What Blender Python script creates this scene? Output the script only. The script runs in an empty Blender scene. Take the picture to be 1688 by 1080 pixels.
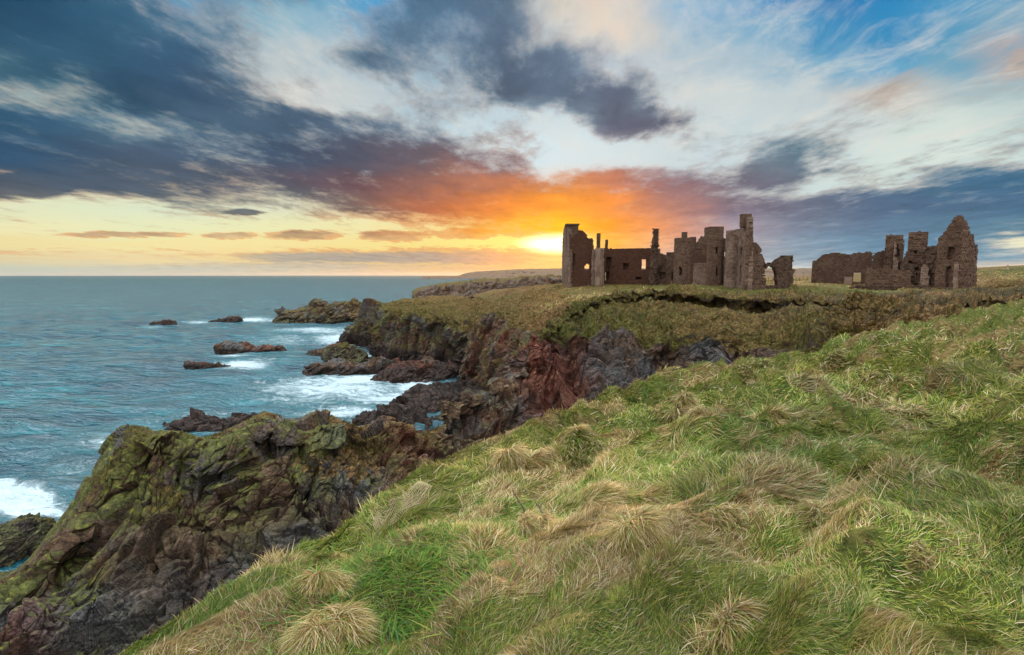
import bpy, bmesh, math, random
import numpy as np
from math import radians, sin, cos, tan, pi

GQ = 1.0        # share of the grass blades to build
# ------------------------------------------------------------------ camera
C = bpy.context.scene.collection
SC = bpy.context.scene
TH = math.atan(87 / 844.0)          # camera looks slightly down; the horizon lies above the middle
EYE = 30.0                          # metres above the sea
cam_d = bpy.data.cameras.new('camera')
cam = bpy.data.objects.new('camera', cam_d)
C.objects.link(cam)
cam_d.sensor_width = 36.0
cam_d.lens = 18.0
cam_d.clip_start = 0.05
cam_d.clip_end = 60000
cam.location = (0, 0, EYE)
cam.rotation_euler = (pi / 2 - TH, 0, 0)
SC.camera = cam
SC.view_settings.view_transform = 'Standard'
SC.view_settings.look = 'None'
SC.view_settings.exposure = 0.0
SC.view_settings.gamma = 1.0
SC.cycles.max_bounces = 5
SC.cycles.diffuse_bounces = 2
SC.cycles.glossy_bounces = 2
SC.cycles.transmission_bounces = 2
SC.cycles.volume_bounces = 0
SC.cycles.use_adaptive_sampling = True
SC.cycles.adaptive_threshold = 0.02
SC.cycles.sample_clamp_indirect = 4.0

def slope(py):
    yc = (540 - py) / 844.0
    return (-sin(TH) + yc * cos(TH)) / (cos(TH) + yc * sin(TH))
def P(px, py, Y):
    """world point that lies Y metres ahead in the direction measured in the photograph"""
    yc = (540 - py) / 844.0
    k = Y / (cos(TH) + yc * sin(TH))
    return np.array([(px - 844) / 844.0 * k, Y, EYE + slope(py) * Y])
def rgb(r, g, b, a=1.0):
    f = lambda c: (c / 255 / 12.92) if c / 255 <= 0.04045 else ((c / 255 + 0.055) / 1.055) ** 2.4
    return (f(r), f(g), f(b), a)

# ------------------------------------------------------------------ node helper
class NT:
    def __init__(s, tree):
        s.t = tree; s.n = tree.nodes; s.l = tree.links
        for x in list(s.n): s.n.remove(x)
    def new(s, ty, **kw):
        nd = s.n.new(ty)
        for k, v in kw.items(): setattr(nd, k, v)
        return nd
    def put(s, sock, v):
        if v is None: return
        if isinstance(v, bpy.types.NodeSocket): s.l.new(v, sock)
        elif isinstance(v, (tuple, list)) and sock.type == 'RGBA' and len(v) == 3: sock.default_value = (*v, 1)
        else: sock.default_value = v
    def math(s, op, a, b=None, c=None, clamp=False):
        nd = s.new('ShaderNodeMath', operation=op, use_clamp=clamp)
        s.put(nd.inputs[0], a); s.put(nd.inputs[1], b)
        if c is not None: s.put(nd.inputs[2], c)
        return nd.outputs[0]
    def vm(s, op, a, b=None, scale=None):
        nd = s.new('ShaderNodeVectorMath', operation=op)
        s.put(nd.inputs[0], a)
        if b is not None: s.put(nd.inputs[1], b)
        if scale is not None: s.put(nd.inputs[3], scale)
        return nd.outputs[1] if op in ('DOT_PRODUCT', 'LENGTH', 'DISTANCE') else nd.outputs[0]
    def mix(s, f, a, b, blend='MIX'):
        nd = s.new('ShaderNodeMix', data_type='RGBA', blend_type=blend)
        s.put(nd.inputs[0], f); s.put(nd.inputs[6], a); s.put(nd.inputs[7], b)
        return nd.outputs[2]
    def mixf(s, f, a, b):
        nd = s.new('ShaderNodeMix', data_type='FLOAT')
        s.put(nd.inputs[0], f); s.put(nd.inputs[2], a); s.put(nd.inputs[3], b)
        return nd.outputs[0]
    def mr(s, v, a, b, c=0.0, d=1.0, kind='LINEAR'):
        nd = s.new('ShaderNodeMapRange', interpolation_type=kind)
        s.put(nd.inputs[0], v)
        for i, x in enumerate((a, b, c, d)): s.put(nd.inputs[1 + i], x)
        return nd.outputs[0]
    def noise(s, vec, scale, detail=3, rough=0.55, dist=0.0, out=0, lac=2.0):
        nd = s.new('ShaderNodeTexNoise')
        s.put(nd.inputs['Vector'], vec); s.put(nd.inputs['Scale'], scale)
        nd.inputs['Detail'].default_value = detail; nd.inputs['Roughness'].default_value = rough
        nd.inputs['Distortion'].default_value = dist; nd.inputs['Lacunarity'].default_value = lac
        return nd.outputs[out]
    def ramp(s, f, stops, interp='LINEAR'):
        nd = s.new('ShaderNodeValToRGB'); cr = nd.color_ramp; cr.interpolation = interp
        while len(cr.elements) < len(stops): cr.elements.new(0.5)
        for e, (p, c) in zip(cr.elements, stops):
            e.position = p; e.color = c if len(c) == 4 else (*c, 1)
        s.put(nd.inputs[0], f)
        return nd.outputs[0]
    def xyz(s, v):
        nd = s.new('ShaderNodeSeparateXYZ'); s.put(nd.inputs[0], v); return nd.outputs
    def comb(s, x, y, z):
        nd = s.new('ShaderNodeCombineXYZ')
        for i, k in enumerate((x, y, z)): s.put(nd.inputs[i], k)
        return nd.outputs[0]

# ------------------------------------------------------------------ sun and sky
SUN_AZ = math.atan((918 - 844) / 844.0)      # east of the view direction
SUN_EL = math.atan(slope(402))
sun_d = bpy.data.lights.new('sun', 'SUN')
sun_d.energy = 3.0
sun_d.angle = radians(1.5)
sun_d.color = (1.0, 0.55, 0.25)
sun = bpy.data.objects.new('sun', sun_d)
C.objects.link(sun)
sun.rotation_euler = (-(pi / 2 - SUN_EL), 0, -SUN_AZ)     # light arrives from ahead, low over the land

W = bpy.data.worlds.new('World')
SC.world = W
W.use_nodes = True
w = NT(W.node_tree)
COLS = [0, 120, 240, 360, 480, 600, 720, 840, 925, 1000, 1100, 1200, 1320, 1440, 1560, 1688]
ROWS = [0, 50, 100, 150, 200, 250, 300, 340, 375, 400, 425, 447]
DEN = [
 [1, 1, .85, .35, .45, .25, .9, .8, .15, 0, 0, 0, 0, 0, 0, .1],
 [1, 1, 1, .6, .15, .6, .6, .85, .4, 0, 0, 0, 0, 0, 0, .1],
 [.75, 1, 1, 1, .15, .8, .55, .82, .8, .45, .05, .05, 0, .05, .15, .75],
 [.45, .65, 1, 1, .45, .1, .35, .8, .9, .8, .1, .2, .15, .45, .2, .35],
 [1, .9, .55, .85, .95, .75, .45, .15, .15, .65, .55, .2, .25, .35, .1, .4],
 [1, 1, 1, .7, .85, 1, .95, .6, .05, 0, .15, .3, .75, .1, .3, .35],
 [.75, .95, 1, .85, 1, 1, 1, 1, .75, .9, .9, .65, .25, .35, .9, .95],
 [.2, .1, .2, .5, .35, .85, 1, 1, 1, 1, 1, .9, .9, 1, 1, 1],
 [.1, .15, .1, .15, .1, .2, .4, .7, .9, 1, 1, .9, .9, .95, .95, .9],
 [.1, .1, .1, .1, .1, .1, .2, .2, .3, .8, .9, .9, .85, .9, .9, .15],
 [.2, .2, .2, .3, .6, .7, .8, .7, .5, .7, .9, .9, .8, .9, .9, .8],
 [.5, .5, .5, .5, .6, .6, .6, .6, .6, .6, .6, .6, .5, .5, .5, .4]]
CLR = [
 [(70,120,150),(70,125,155),(75,130,160),(95,150,185),(85,150,185),(70,160,212),(90,160,200),(150,175,195),(205,200,190),(225,210,195),(150,185,210),(70,145,195),(42,122,180),(52,138,190),(85,155,195),(110,160,190)],
 [(75,125,150),(80,130,160),(85,140,170),(120,165,190),(150,185,200),(105,165,205),(110,165,200),(160,180,195),(195,200,200),(228,214,198),(165,190,205),(105,165,200),(70,145,190),(60,142,190),(90,155,190),(135,170,190)],
 [(120,165,175),(130,170,180),(140,175,185),(150,180,195),(190,200,202),(160,190,205),(150,185,205),(150,178,198),(150,180,200),(190,200,208),(185,200,208),(165,190,205),(130,175,200),(100,165,200),(115,165,190),(235,180,140)],
 [(150,190,195),(150,185,190),(140,175,185),(160,185,195),(215,215,210),(195,205,208),(170,195,208),(160,185,200),(180,200,210),(190,205,215),(205,212,212),(205,215,215),(190,205,210),(205,195,185),(170,190,195),(165,185,190)],
 [(160,190,190),(165,195,195),(170,195,195),(180,200,200),(190,205,208),(195,212,215),(190,212,220),(200,218,225),(205,220,226),(210,222,226),(205,215,218),(200,215,218),(205,215,215),(205,215,212),(210,222,215),(185,205,205)],
 [(180,180,170),(185,195,190),(170,190,195),(180,200,200),(180,200,205),(190,205,210),(200,215,220),(212,228,232),(218,232,236),(215,228,230),(205,218,220),(205,218,222),(200,215,218),(212,226,220),(215,228,220),(200,218,215)],
 [(225,185,150),(225,210,180),(235,205,170),(240,215,180),(220,205,190),(215,205,190),(220,205,190),(230,215,200),(235,225,215),(230,215,205),(205,205,210),(195,208,212),(205,220,218),(215,228,218),(190,208,210),(180,200,205)],
 [(228,230,190),(225,232,195),(222,232,200),(222,230,200),(225,228,195),(235,215,175),(240,190,130),(250,170,80),(250,170,70),(245,170,90),(220,180,160),(200,190,190),(190,195,200),(180,195,205),(160,185,200),(150,180,195)],
 [(240,232,180),(238,235,185),(232,235,190),(235,236,188),(238,235,180),(242,232,175),(250,225,150),(255,215,90),(255,205,40),(252,180,60),(235,190,140),(200,185,180),(160,175,190),(150,175,190),(160,185,195),(205,210,190)],
 [(240,222,160),(242,226,165),(244,230,165),(246,230,165),(246,228,160),(246,226,150),(250,228,140),(255,236,130),(255,250,190),(255,205,90),(238,195,150),(205,190,180),(160,180,195),(150,180,195),(190,205,200),(250,240,200)],
 [(225,212,165),(235,215,165),(240,218,165),(244,218,155),(246,216,145),(248,214,130),(250,218,120),(255,226,130),(255,232,140),(255,205,110),(235,190,155),(200,195,190),(160,185,200),(140,175,195),(130,170,190),(170,195,205)],
 [(195,203,185),(200,205,185),(205,205,180),(210,203,175),(215,200,165),(222,196,150),(230,190,130),(242,186,110),(255,195,95),(250,190,110),(235,200,165),(215,210,200),(200,210,210),(215,215,200),(235,218,185),(250,218,165)]]
CLD = [
 [(34,72,100),(40,78,106),(55,95,122),(72,118,148),(88,122,145),(80,120,150),(80,110,136),(88,108,128),(128,142,154),(200,190,180),(190,195,195),(120,165,195),(100,150,190),(110,160,190),(120,160,185),(130,160,180)],
 [(42,78,102),(44,82,110),(50,88,114),(70,108,135),(110,140,160),(90,118,142),(90,114,138),(86,104,126),(108,126,144),(190,188,185),(180,190,195),(130,165,190),(110,155,190),(110,155,185),(120,155,180),(120,150,170)],
 [(66,102,120),(50,88,112),(52,88,114),(58,90,118),(100,130,150),(82,105,126),(98,120,142),(84,100,120),(94,110,130),(110,130,150),(150,170,185),(150,170,185),(140,170,190),(140,165,180),(130,155,165),(95,110,120)],
 [(60,100,122),(62,98,118),(46,76,100),(58,84,110),(88,112,132),(105,130,150),(110,132,150),(84,98,118),(92,108,128),(96,104,122),(130,150,165),(140,160,175),(140,165,175),(150,150,150),(130,155,165),(110,140,155)],
 [(46,86,116),(58,92,118),(80,112,132),(72,98,120),(70,92,114),(82,100,120),(100,118,138),(120,140,155),(130,150,165),(94,98,115),(92,92,108),(130,150,162),(120,145,158),(110,140,152),(130,160,170),(120,148,160)],
 [(48,80,108),(56,86,112),(72,88,108),(72,94,118),(66,82,104),(84,86,102),(105,94,102),(140,110,112),(170,150,150),(150,140,150),(130,135,148),(120,138,150),(88,114,130),(110,138,152),(85,122,145),(88,124,148)],
 [(78,88,100),(76,90,106),(80,94,110),(82,92,106),(86,86,100),(112,82,86),(150,104,92),(198,124,86),(208,134,82),(198,126,96),(154,114,114),(112,106,120),(104,118,134),(78,108,132),(66,104,132),(60,104,134)],
 [(110,110,110),(110,115,115),(110,118,118),(110,118,118),(105,112,115),(125,98,92),(192,112,74),(238,138,58),(244,150,52),(242,144,64),(188,130,112),(124,110,124),(106,112,130),(82,106,134),(76,106,134),(70,106,136)],
 [(180,140,110),(175,140,115),(170,135,110),(160,125,105),(150,120,100),(165,120,90),(215,135,75),(250,170,50),(255,190,20),(250,150,36),(226,150,108),(164,150,160),(112,126,146),(92,120,146),(88,124,148),(92,130,150)],
 [(220,195,145),(222,195,145),(222,195,145),(222,195,145),(222,190,135),(215,175,125),(225,170,110),(250,190,90),(255,225,110),(255,172,50),(226,165,128),(172,160,166),(122,146,166),(96,134,160),(92,130,156),(110,150,168)],
 [(215,200,160),(215,200,160),(215,195,155),(205,185,150),(175,165,148),(168,158,145),(185,160,140),(235,172,120),(255,200,110),(250,180,90),(216,170,150),(160,165,170),(130,152,168),(110,146,168),(105,144,168),(112,150,170)],
 [(178,195,185),(182,196,185),(188,196,182),(196,194,176),(200,192,168),(206,186,160),(215,178,140),(236,172,112),(255,186,90),(245,180,110),(220,190,165),(200,200,200),(192,206,206),(200,206,200),(215,208,190),(235,210,175)]]

def build_world():
    tc = w.new('ShaderNodeTexCoord')
    d = tc.outputs['Generated']
    x, y, z = w.xyz(d)
    yy = w.math('MAXIMUM', w.math('ABSOLUTE', y), 0.12)
    U = w.math('DIVIDE', x, yy)
    V = w.math('DIVIDE', z, yy)
    Vc = w.math('MAXIMUM', V, 0.0)
    # cloud deck coordinates: parallel streets of cloud that run toward the sun
    zz = w.math('ADD', w.math('MAXIMUM', z, 0.0), 0.07)
    qx = w.math('DIVIDE', x, zz); qy = w.math('DIVIDE', y, zz)
    ca, sa = cos(-SUN_AZ), sin(-SUN_AZ)
    rx = w.math('ADD', w.math('MULTIPLY', qx, ca), w.math('MULTIPLY', qy, sa))
    ry = w.math('SUBTRACT', w.math('MULTIPLY', qy, ca), w.math('MULTIPLY', qx, sa))
    q = w.comb(rx, w.math('MULTIPLY', ry, 0.56), 0.0)
    n1 = w.noise(q, 1.5, 5, 0.58, 0.2, out=1)
    n2 = w.noise(q, 5.5, 4, 0.6, 0.2, out=1)
    o1 = w.vm('SUBTRACT', n1, (0.5, 0.5, 0.5)); o2 = w.vm('SUBTRACT', n2, (0.5, 0.5, 0.5))
    ox, oy, _ = w.xyz(o1); px_, py_, _ = w.xyz(o2)
    amp = w.math('ADD', w.math('MULTIPLY', Vc, 1.0), 0.035)
    U2 = w.math('ADD', U, w.math('MULTIPLY', amp, w.math('ADD', w.math('MULTIPLY', ox, 0.62), w.math('MULTIPLY', px_, 0.20))))
    V2 = w.math('ADD', V, w.math('MULTIPLY', amp, w.math('ADD', w.math('MULTIPLY', oy, 0.34), w.math('MULTIPLY', py_, 0.12))))
    t = w.math('DIVIDE', w.math('ADD', U2, 1.2), 2.4, clamp=True)
    ts = [((c - 844) / 844.0 + 1.2) / 2.4 for c in COLS]
    vs = [slope(r) for r in ROWS]
    def field(tab, col, vin):
        res = None
        order = list(range(len(ROWS)))[::-1]        # from the horizon up
        for k, i in enumerate(order):
            stops = [(ts[j], rgb(*tab[i][j]) if col else (tab[i][j],) * 3) for j in range(16)]
            r = w.ramp(t, stops, 'EASE' if not col else 'LINEAR')
            if res is None: res = r
            else: res = w.mix(w.mr(vin, vs[order[k - 1]], vs[i], kind='SMOOTHSTEP'), res, r)
        return res
    den = field(DEN, False, V2)
    clr = field(CLR, True, V2)
    cld = field(CLD, True, V2)
    f1 = w.noise(q, 2.6, 9, 0.66, 0.25)
    fine = w.noise(q, 8.0, 8, 0.7, 0.15)
    strk = w.noise(w.comb(w.math('MULTIPLY', U, 1.2), w.math('MULTIPLY', V, 26.0), 3.0), 1.6, 5, 0.6)
    fa = w.math('SUBTRACT', f1, 0.5); fb = w.math('SUBTRACT', fine, 0.5)
    dd = w.math('ADD', w.math('ADD', den, w.math('MULTIPLY', fa, 1.5)), w.math('MULTIPLY', fb, 0.85))
    low = w.mr(V, 0.10, 0.02)                       # thin level bars near the horizon
    dd = w.math('ADD', dd, w.math('MULTIPLY', w.math('MULTIPLY', w.math('SUBTRACT', strk, 0.5), 1.8), low))
    # small separate clouds low over the sea: (px, py, half width, half height)
    Uw = w.math('ADD', U, w.math('MULTIPLY', px_, 0.05)); Vw = w.math('ADD', V, w.math('MULTIPLY', py_, 0.014))
    for (bx, by, hw, hh, a) in ((205, 387, 110, 5, .8), (385, 389, 48, 6, .9), (508, 388, 66, 9, .95), (648, 390, 60, 10, .95),
                               (765, 386, 60, 10, .6), (620, 424, 210, 7, 1.0), (790, 425, 90, 9, .9), (65, 305, 85, 17, .7), (55, 322, 70, 7, .5),
                               (410, 350, 32, 5, .7), (1010, 190, 80, 40, .5), (1265, 285, 60, 30, .5), (860, 155, 50, 30, .4), (330, 440, 260, 6, .5)):
        ub = (bx - 844) / 844.0; vb = slope(by)
        eu = w.math('DIVIDE', w.math('SUBTRACT', Uw, ub), hw / 844.0)
        ev = w.math('DIVIDE', w.math('SUBTRACT', Vw, vb), hh / 844.0)
        r2 = w.math('ADD', w.math('MULTIPLY', eu, eu), w.math('MULTIPLY', ev, ev))
        g = w.mr(r2, 1.5, 0.0, 0.0, a, 'SMOOTHSTEP')
        dd = w.math('ADD', dd, g)
    cover = w.mr(dd, 0.16, 0.94, kind='SMOOTHSTEP')
    # fine thickness of the clouds themselves
    bright = w.math('ADD', 0.60, w.math('MULTIPLY', w.noise(w.vm('ADD', q, (3.1, 7.7, 0.0)), 3.4, 9, 0.68, 0.2), 0.90))
    cld = w.mix(1.0, cld, w.comb(bright, bright, bright), 'MULTIPLY')
    # silver and gold edges where the cloud thins
    edge = w.math('MULTIPLY', w.mr(dd, 0.30, 0.52, kind='SMOOTHSTEP'), w.mr(dd, 0.80, 0.55, kind='SMOOTHSTEP'))
    wisp = w.mr(w.noise(q, 4.5, 9, 0.7, 0.5), 0.42, 0.75, kind='SMOOTHSTEP')
    wamt = w.math('MULTIPLY', wisp, w.mr(V, 0.06, 0.25, 0.0, 0.55))
    clr = w.mix(wamt, clr, rgb(232, 226, 216))
    peach = w.mr(V, 0.02, 0.09, 1.0, 0.0)
    clr = w.mix(w.math('MULTIPLY', edge, w.math('MULTIPLY', w.mr(w.math('ABSOLUTE', U), 0.5, 1.0, 0.15, 0.30), 1.0)), clr, rgb(240, 190, 150))
    sky = w.mix(cover, clr, cld)
    lowc = w.math('MULTIPLY', w.math('MULTIPLY', edge, w.mr(V, 0.13, 0.07)), w.math('MULTIPLY', w.mr(V, 0.03, 0.05), w.mr(U, 0.30, 0.12)))
    sky = w.mix(w.math('MULTIPLY', lowc, 0.6), sky, rgb(240, 165, 95))
    # glow of the sun behind the cloud bank
    sd = (sin(SUN_AZ) * cos(SUN_EL), cos(SUN_AZ) * cos(SUN_EL), sin(SUN_EL))
    ex = w.math('DIVIDE', w.math('SUBTRACT', U, sd[0] / sd[1]), 1.9)
    ey = w.math('SUBTRACT', V, sd[2] / sd[1])
    rr = w.math('SQRT', w.math('ADD', w.math('MULTIPLY', ex, ex), w.math('MULTIPLY', ey, ey)))
    rs_ = w.math('SQRT', w.math('ADD', w.math('MULTIPLY', w.math('MULTIPLY', ex, ex), 0.28), w.math('MULTIPLY', ey, ey)))
    g1 = w.mr(rs_, 0.026, 0.0, 0.0, 1.0, 'SMOOTHSTEP')
    g2 = w.mr(rr, 0.13, 0.0, 0.0, 1.0, 'SMOOTHSTEP')
    sky = w.mix(w.math('MULTIPLY', g2, 0.24), sky, (1.0, 0.42, 0.05), 'ADD')
    thin = w.math('SUBTRACT', 1.0, w.math('MULTIPLY', cover, 0.35))
    sky = w.mix(w.math('MULTIPLY', g1, thin), sky, (2.4, 2.0, 1.1), 'ADD')
    # unseen sky overhead and behind, brightened to light the land: Nishita plus added fill
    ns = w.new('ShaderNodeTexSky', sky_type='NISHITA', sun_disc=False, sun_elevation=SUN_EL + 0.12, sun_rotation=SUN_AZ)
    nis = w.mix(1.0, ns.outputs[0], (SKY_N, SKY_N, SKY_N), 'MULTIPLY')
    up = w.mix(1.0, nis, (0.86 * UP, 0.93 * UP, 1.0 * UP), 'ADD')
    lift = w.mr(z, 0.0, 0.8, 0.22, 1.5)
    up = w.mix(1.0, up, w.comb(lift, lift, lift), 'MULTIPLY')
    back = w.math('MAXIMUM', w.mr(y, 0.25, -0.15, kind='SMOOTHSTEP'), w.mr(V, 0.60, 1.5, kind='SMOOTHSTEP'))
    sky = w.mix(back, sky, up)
    below = w.mr(z, -0.02, -0.005)
    sky = w.mix(below, (0.03, 0.05, 0.05), sky)
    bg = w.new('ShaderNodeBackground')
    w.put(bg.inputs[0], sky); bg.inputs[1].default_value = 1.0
    out = w.new('ShaderNodeOutputWorld')
    w.l.new(bg.outputs[0], out.inputs[0])
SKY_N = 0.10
UP = 1.95  # fill added to the sky above and behind the viewer
build_world()
W.cycles.sampling_method = 'MANUAL'
W.cycles.sample_map_resolution = 512

# ================================================================== numeric noise
def _h(ix, iy, iz, k):
    n = (ix.astype(np.int64) * 374761393 + iy.astype(np.int64) * 668265263 + iz.astype(np.int64) * 2147483647 + k * 974634777) & 0xffffffff
    n = ((n ^ (n >> 13)) * 1274126177) & 0xffffffff
    n = ((n ^ (n >> 16)) * 2246822519) & 0xffffffff
    n = n ^ (n >> 15)
    return (n & 0xffffff).astype(np.float32) / 16777216.0
def vnoise(p, k=0):
    i = np.floor(p); f = (p - i).astype(np.float32); i = i.astype(np.int64)
    u = f * f * (3 - 2 * f)
    r = 0
    for dx in (0, 1):
        wx = u[:, 0] if dx else 1 - u[:, 0]
        for dy in (0, 1):
            wy = u[:, 1] if dy else 1 - u[:, 1]
            for dz in (0, 1):
                wz = u[:, 2] if dz else 1 - u[:, 2]
                r = r + wx * wy * wz * _h(i[:, 0] + dx, i[:, 1] + dy, i[:, 2] + dz, k)
    return r
def fbm(p, scale, octv=4, k=0, rough=0.5):
    """0..1, mean 0.5"""
    r = 0; a = 1.0; tot = 0; q = p * scale
    for o in range(octv):
        r = r + a * vnoise(q, k + o); tot += a; a *= rough; q = q * 2.03 + 7.1
    return r / tot
def voro(p, k=0):
    """nearest and second nearest cell distance, the cell's hash values and the offset from its seed"""
    i = np.floor(p).astype(np.int64); n = len(p)
    F1 = np.full(n, 9.0, np.float32); F2 = np.full(n, 9.0, np.float32)
    off = np.zeros((n, 3), np.float32); cid = np.zeros((n, 3), np.int64)
    for dx in (-1, 0, 1):
        for dy in (-1, 0, 1):
            for dz in (-1, 0, 1):
                c = i + (dx, dy, dz)
                s = np.stack([c[:, a] + 0.1 + 0.8 * _h(c[:, 0], c[:, 1], c[:, 2], k + a) for a in range(3)], 1)
                dv = (p - s).astype(np.float32)
                d = np.sqrt((dv * dv).sum(1))
                m = d < F1
                F2 = np.where(m, F1, np.minimum(F2, d))
                F1 = np.where(m, d, F1)
                off[m] = dv[m]; cid[m] = c[m]
    return F1, F2, cid, off
def blocks(p, cell, k=0, tilt=0.7, crack=0.25):
    """faceted, jointed rock: every joint block has its own height and its own tilted face (unit amplitude)"""
    F1, F2, cid, off = voro(p / cell, k)
    h = _h(cid[:, 0], cid[:, 1], cid[:, 2], k + 11) - 0.5
    tv = np.stack([_h(cid[:, 0], cid[:, 1], cid[:, 2], k + 20 + a) - 0.5 for a in range(3)], 1) * 2
    t = (tv * off).sum(1)
    e = np.clip((F2 - F1) / 0.13, 0, 1)
    return h + tilt * t - crack * (1 - e) ** 1.5
def bed(p, ax, ay, s):
    """turn coordinates into a dipping bedding frame, thin across the beds"""
    ca, sa = cos(ax), sin(ax); cb, sb = cos(ay), sin(ay)
    x = p[:, 0] * cb + p[:, 2] * sb; z = -p[:, 0] * sb + p[:, 2] * cb
    y = p[:, 1] * ca + z * sa; z = -p[:, 1] * sa + z * ca
    return np.stack([x / s[0], y / s[1], z / s[2]], 1)

# ================================================================== mesh helpers
def link_mesh(name, co, faces, mat=None, parent=None, smooth=True, attrs=None, uv=None):
    co = np.asarray(co, np.float32)
    me = bpy.data.meshes.new(name)
    if isinstance(faces, np.ndarray):
        nf, k = faces.shape
        me.vertices.add(len(co)); me.vertices.foreach_set('co', co.ravel())
        me.loops.add(nf * k); me.loops.foreach_set('vertex_index', faces.astype(np.int32).ravel())
        me.polygons.add(nf); me.polygons.foreach_set('loop_start', np.arange(0, nf * k, k, dtype=np.int32))
        me.polygons.foreach_set('loop_total', np.full(nf, k, np.int32))
        me.update(calc_edges=True)
    else:
        me.from_pydata([tuple(map(float, c)) for c in co], [], faces)
    if attrs:
        for an, av in attrs.items():
            av = np.asarray(av, np.float32)
            if av.ndim == 1:
                a = me.attributes.new(an, 'FLOAT', 'POINT'); a.data.foreach_set('value', av)
            else:
                if av.shape[1] == 3: av = np.concatenate([av, np.ones((len(av), 1), np.float32)], 1)
                a = me.attributes.new(an, 'FLOAT_COLOR', 'POINT'); a.data.foreach_set('color', av.ravel())
    if uv is not None:
        u = me.uv_layers.new(name='UVMap'); u.data.foreach_set('uv', np.asarray(uv, np.float32).ravel())
    me.polygons.foreach_set('use_smooth', np.full(len(me.polygons), smooth, bool))
    if mat: me.materials.append(mat)
    o = bpy.data.objects.new(name, me); C.objects.link(o)
    if parent is not None: o.parent = parent
    return o
def tag(o, label, cat=None, group=None, kind=None):
    if label: o['label'] = label
    if cat: o['category'] = cat
    if group: o['group'] = group
    if kind: o['kind'] = kind
    return o
def grid_faces(nu, nv, closed=False):
    i = np.arange(nu if closed else nu - 1)[:, None]; j = np.arange(nv - 1)[None, :]
    a = i * nv + j; b = ((i + 1) % nu) * nv + j
    return np.stack([a, b, b + 1, a + 1], -1).reshape(-1, 4)
def grid_normals(G):
    du = np.gradient(G, axis=0); dv = np.gradient(G, axis=1)
    n = np.cross(du, dv); n /= np.maximum(np.linalg.norm(n, axis=-1, keepdims=True), 1e-9)
    return n
def crom(A, n):
    """Catmull-Rom resampling along axis 0"""
    m = len(A); t = np.linspace(0, m - 1, n); i = np.minimum(t.astype(int), m - 2); f = (t - i)
    E = np.concatenate([[2 * A[0] - A[1]], A, [2 * A[-1] - A[-2]]], 0)
    sh = (n,) + (1,) * (A.ndim - 1); f = f.reshape(sh)
    a, b, c, d = E[i], E[i + 1], E[i + 2], E[i + 3]
    T = 0.85
    m1 = T * (c - a) / 2 * 1.0; m2 = T * (d - b) / 2
    f2 = f * f; f3 = f2 * f
    return (2 * f3 - 3 * f2 + 1) * b + (f3 - 2 * f2 + f) * m1 + (-2 * f3 + 3 * f2) * c + (f3 - f2) * m2
def loft(cols, nu, nv):
    A = np.array([[P(*q) if len(q) == 3 else np.array(q[:3]) for q in c] for c in cols])
    G = crom(A, nu)
    G = np.swapaxes(crom(np.swapaxes(G, 0, 1), nv), 0, 1)
    return G
def out_normals(G, sign_z=True):
    n = grid_normals(G)
    # face the viewer's side and upward
    flip = (n[..., 2].mean() + -n[..., 1].mean()) < 0
    return (-n if flip else n), flip
def smoothstep(x, a, b):
    t = np.clip((x - a) / (b - a), 0, 1); return t * t * (3 - 2 * t)
def to_px(co):
    """project world points into photograph pixels"""
    co = np.asarray(co); y = co[..., 1]; z = co[..., 2] - EYE
    f = y * cos(TH) - z * sin(TH); u = y * sin(TH) + z * cos(TH)
    f = np.where(np.abs(f) < 1e-6, 1e-6, f)
    return 844 + 844 * co[..., 0] / f, 540 - 844 * u / f

# ================================================================== materials
def mat(name):
    m = bpy.data.materials.new(name); m.use_nodes = True
    t = NT(m.node_tree)
    out = t.new('ShaderNodeOutputMaterial'); b = t.new('ShaderNodeBsdfPrincipled')
    t.l.new(b.outputs[0], out.inputs[0])
    t.b = b
    return m, t
def objc(t): return t.new('ShaderNodeTexCoord').outputs['Object']
def bump(t, h, strength, dist, nrm=None):
    nd = t.new('ShaderNodeBump'); nd.inputs['Strength'].default_value = strength; nd.inputs['Distance'].default_value = dist
    t.put(nd.inputs['Height'], h)
    if nrm is not None: t.l.new(nrm, nd.inputs['Normal'])
    return nd.outputs[0]
def attr(t, name):
    nd = t.new('ShaderNodeAttribute'); nd.attribute_name = name; return nd

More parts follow.
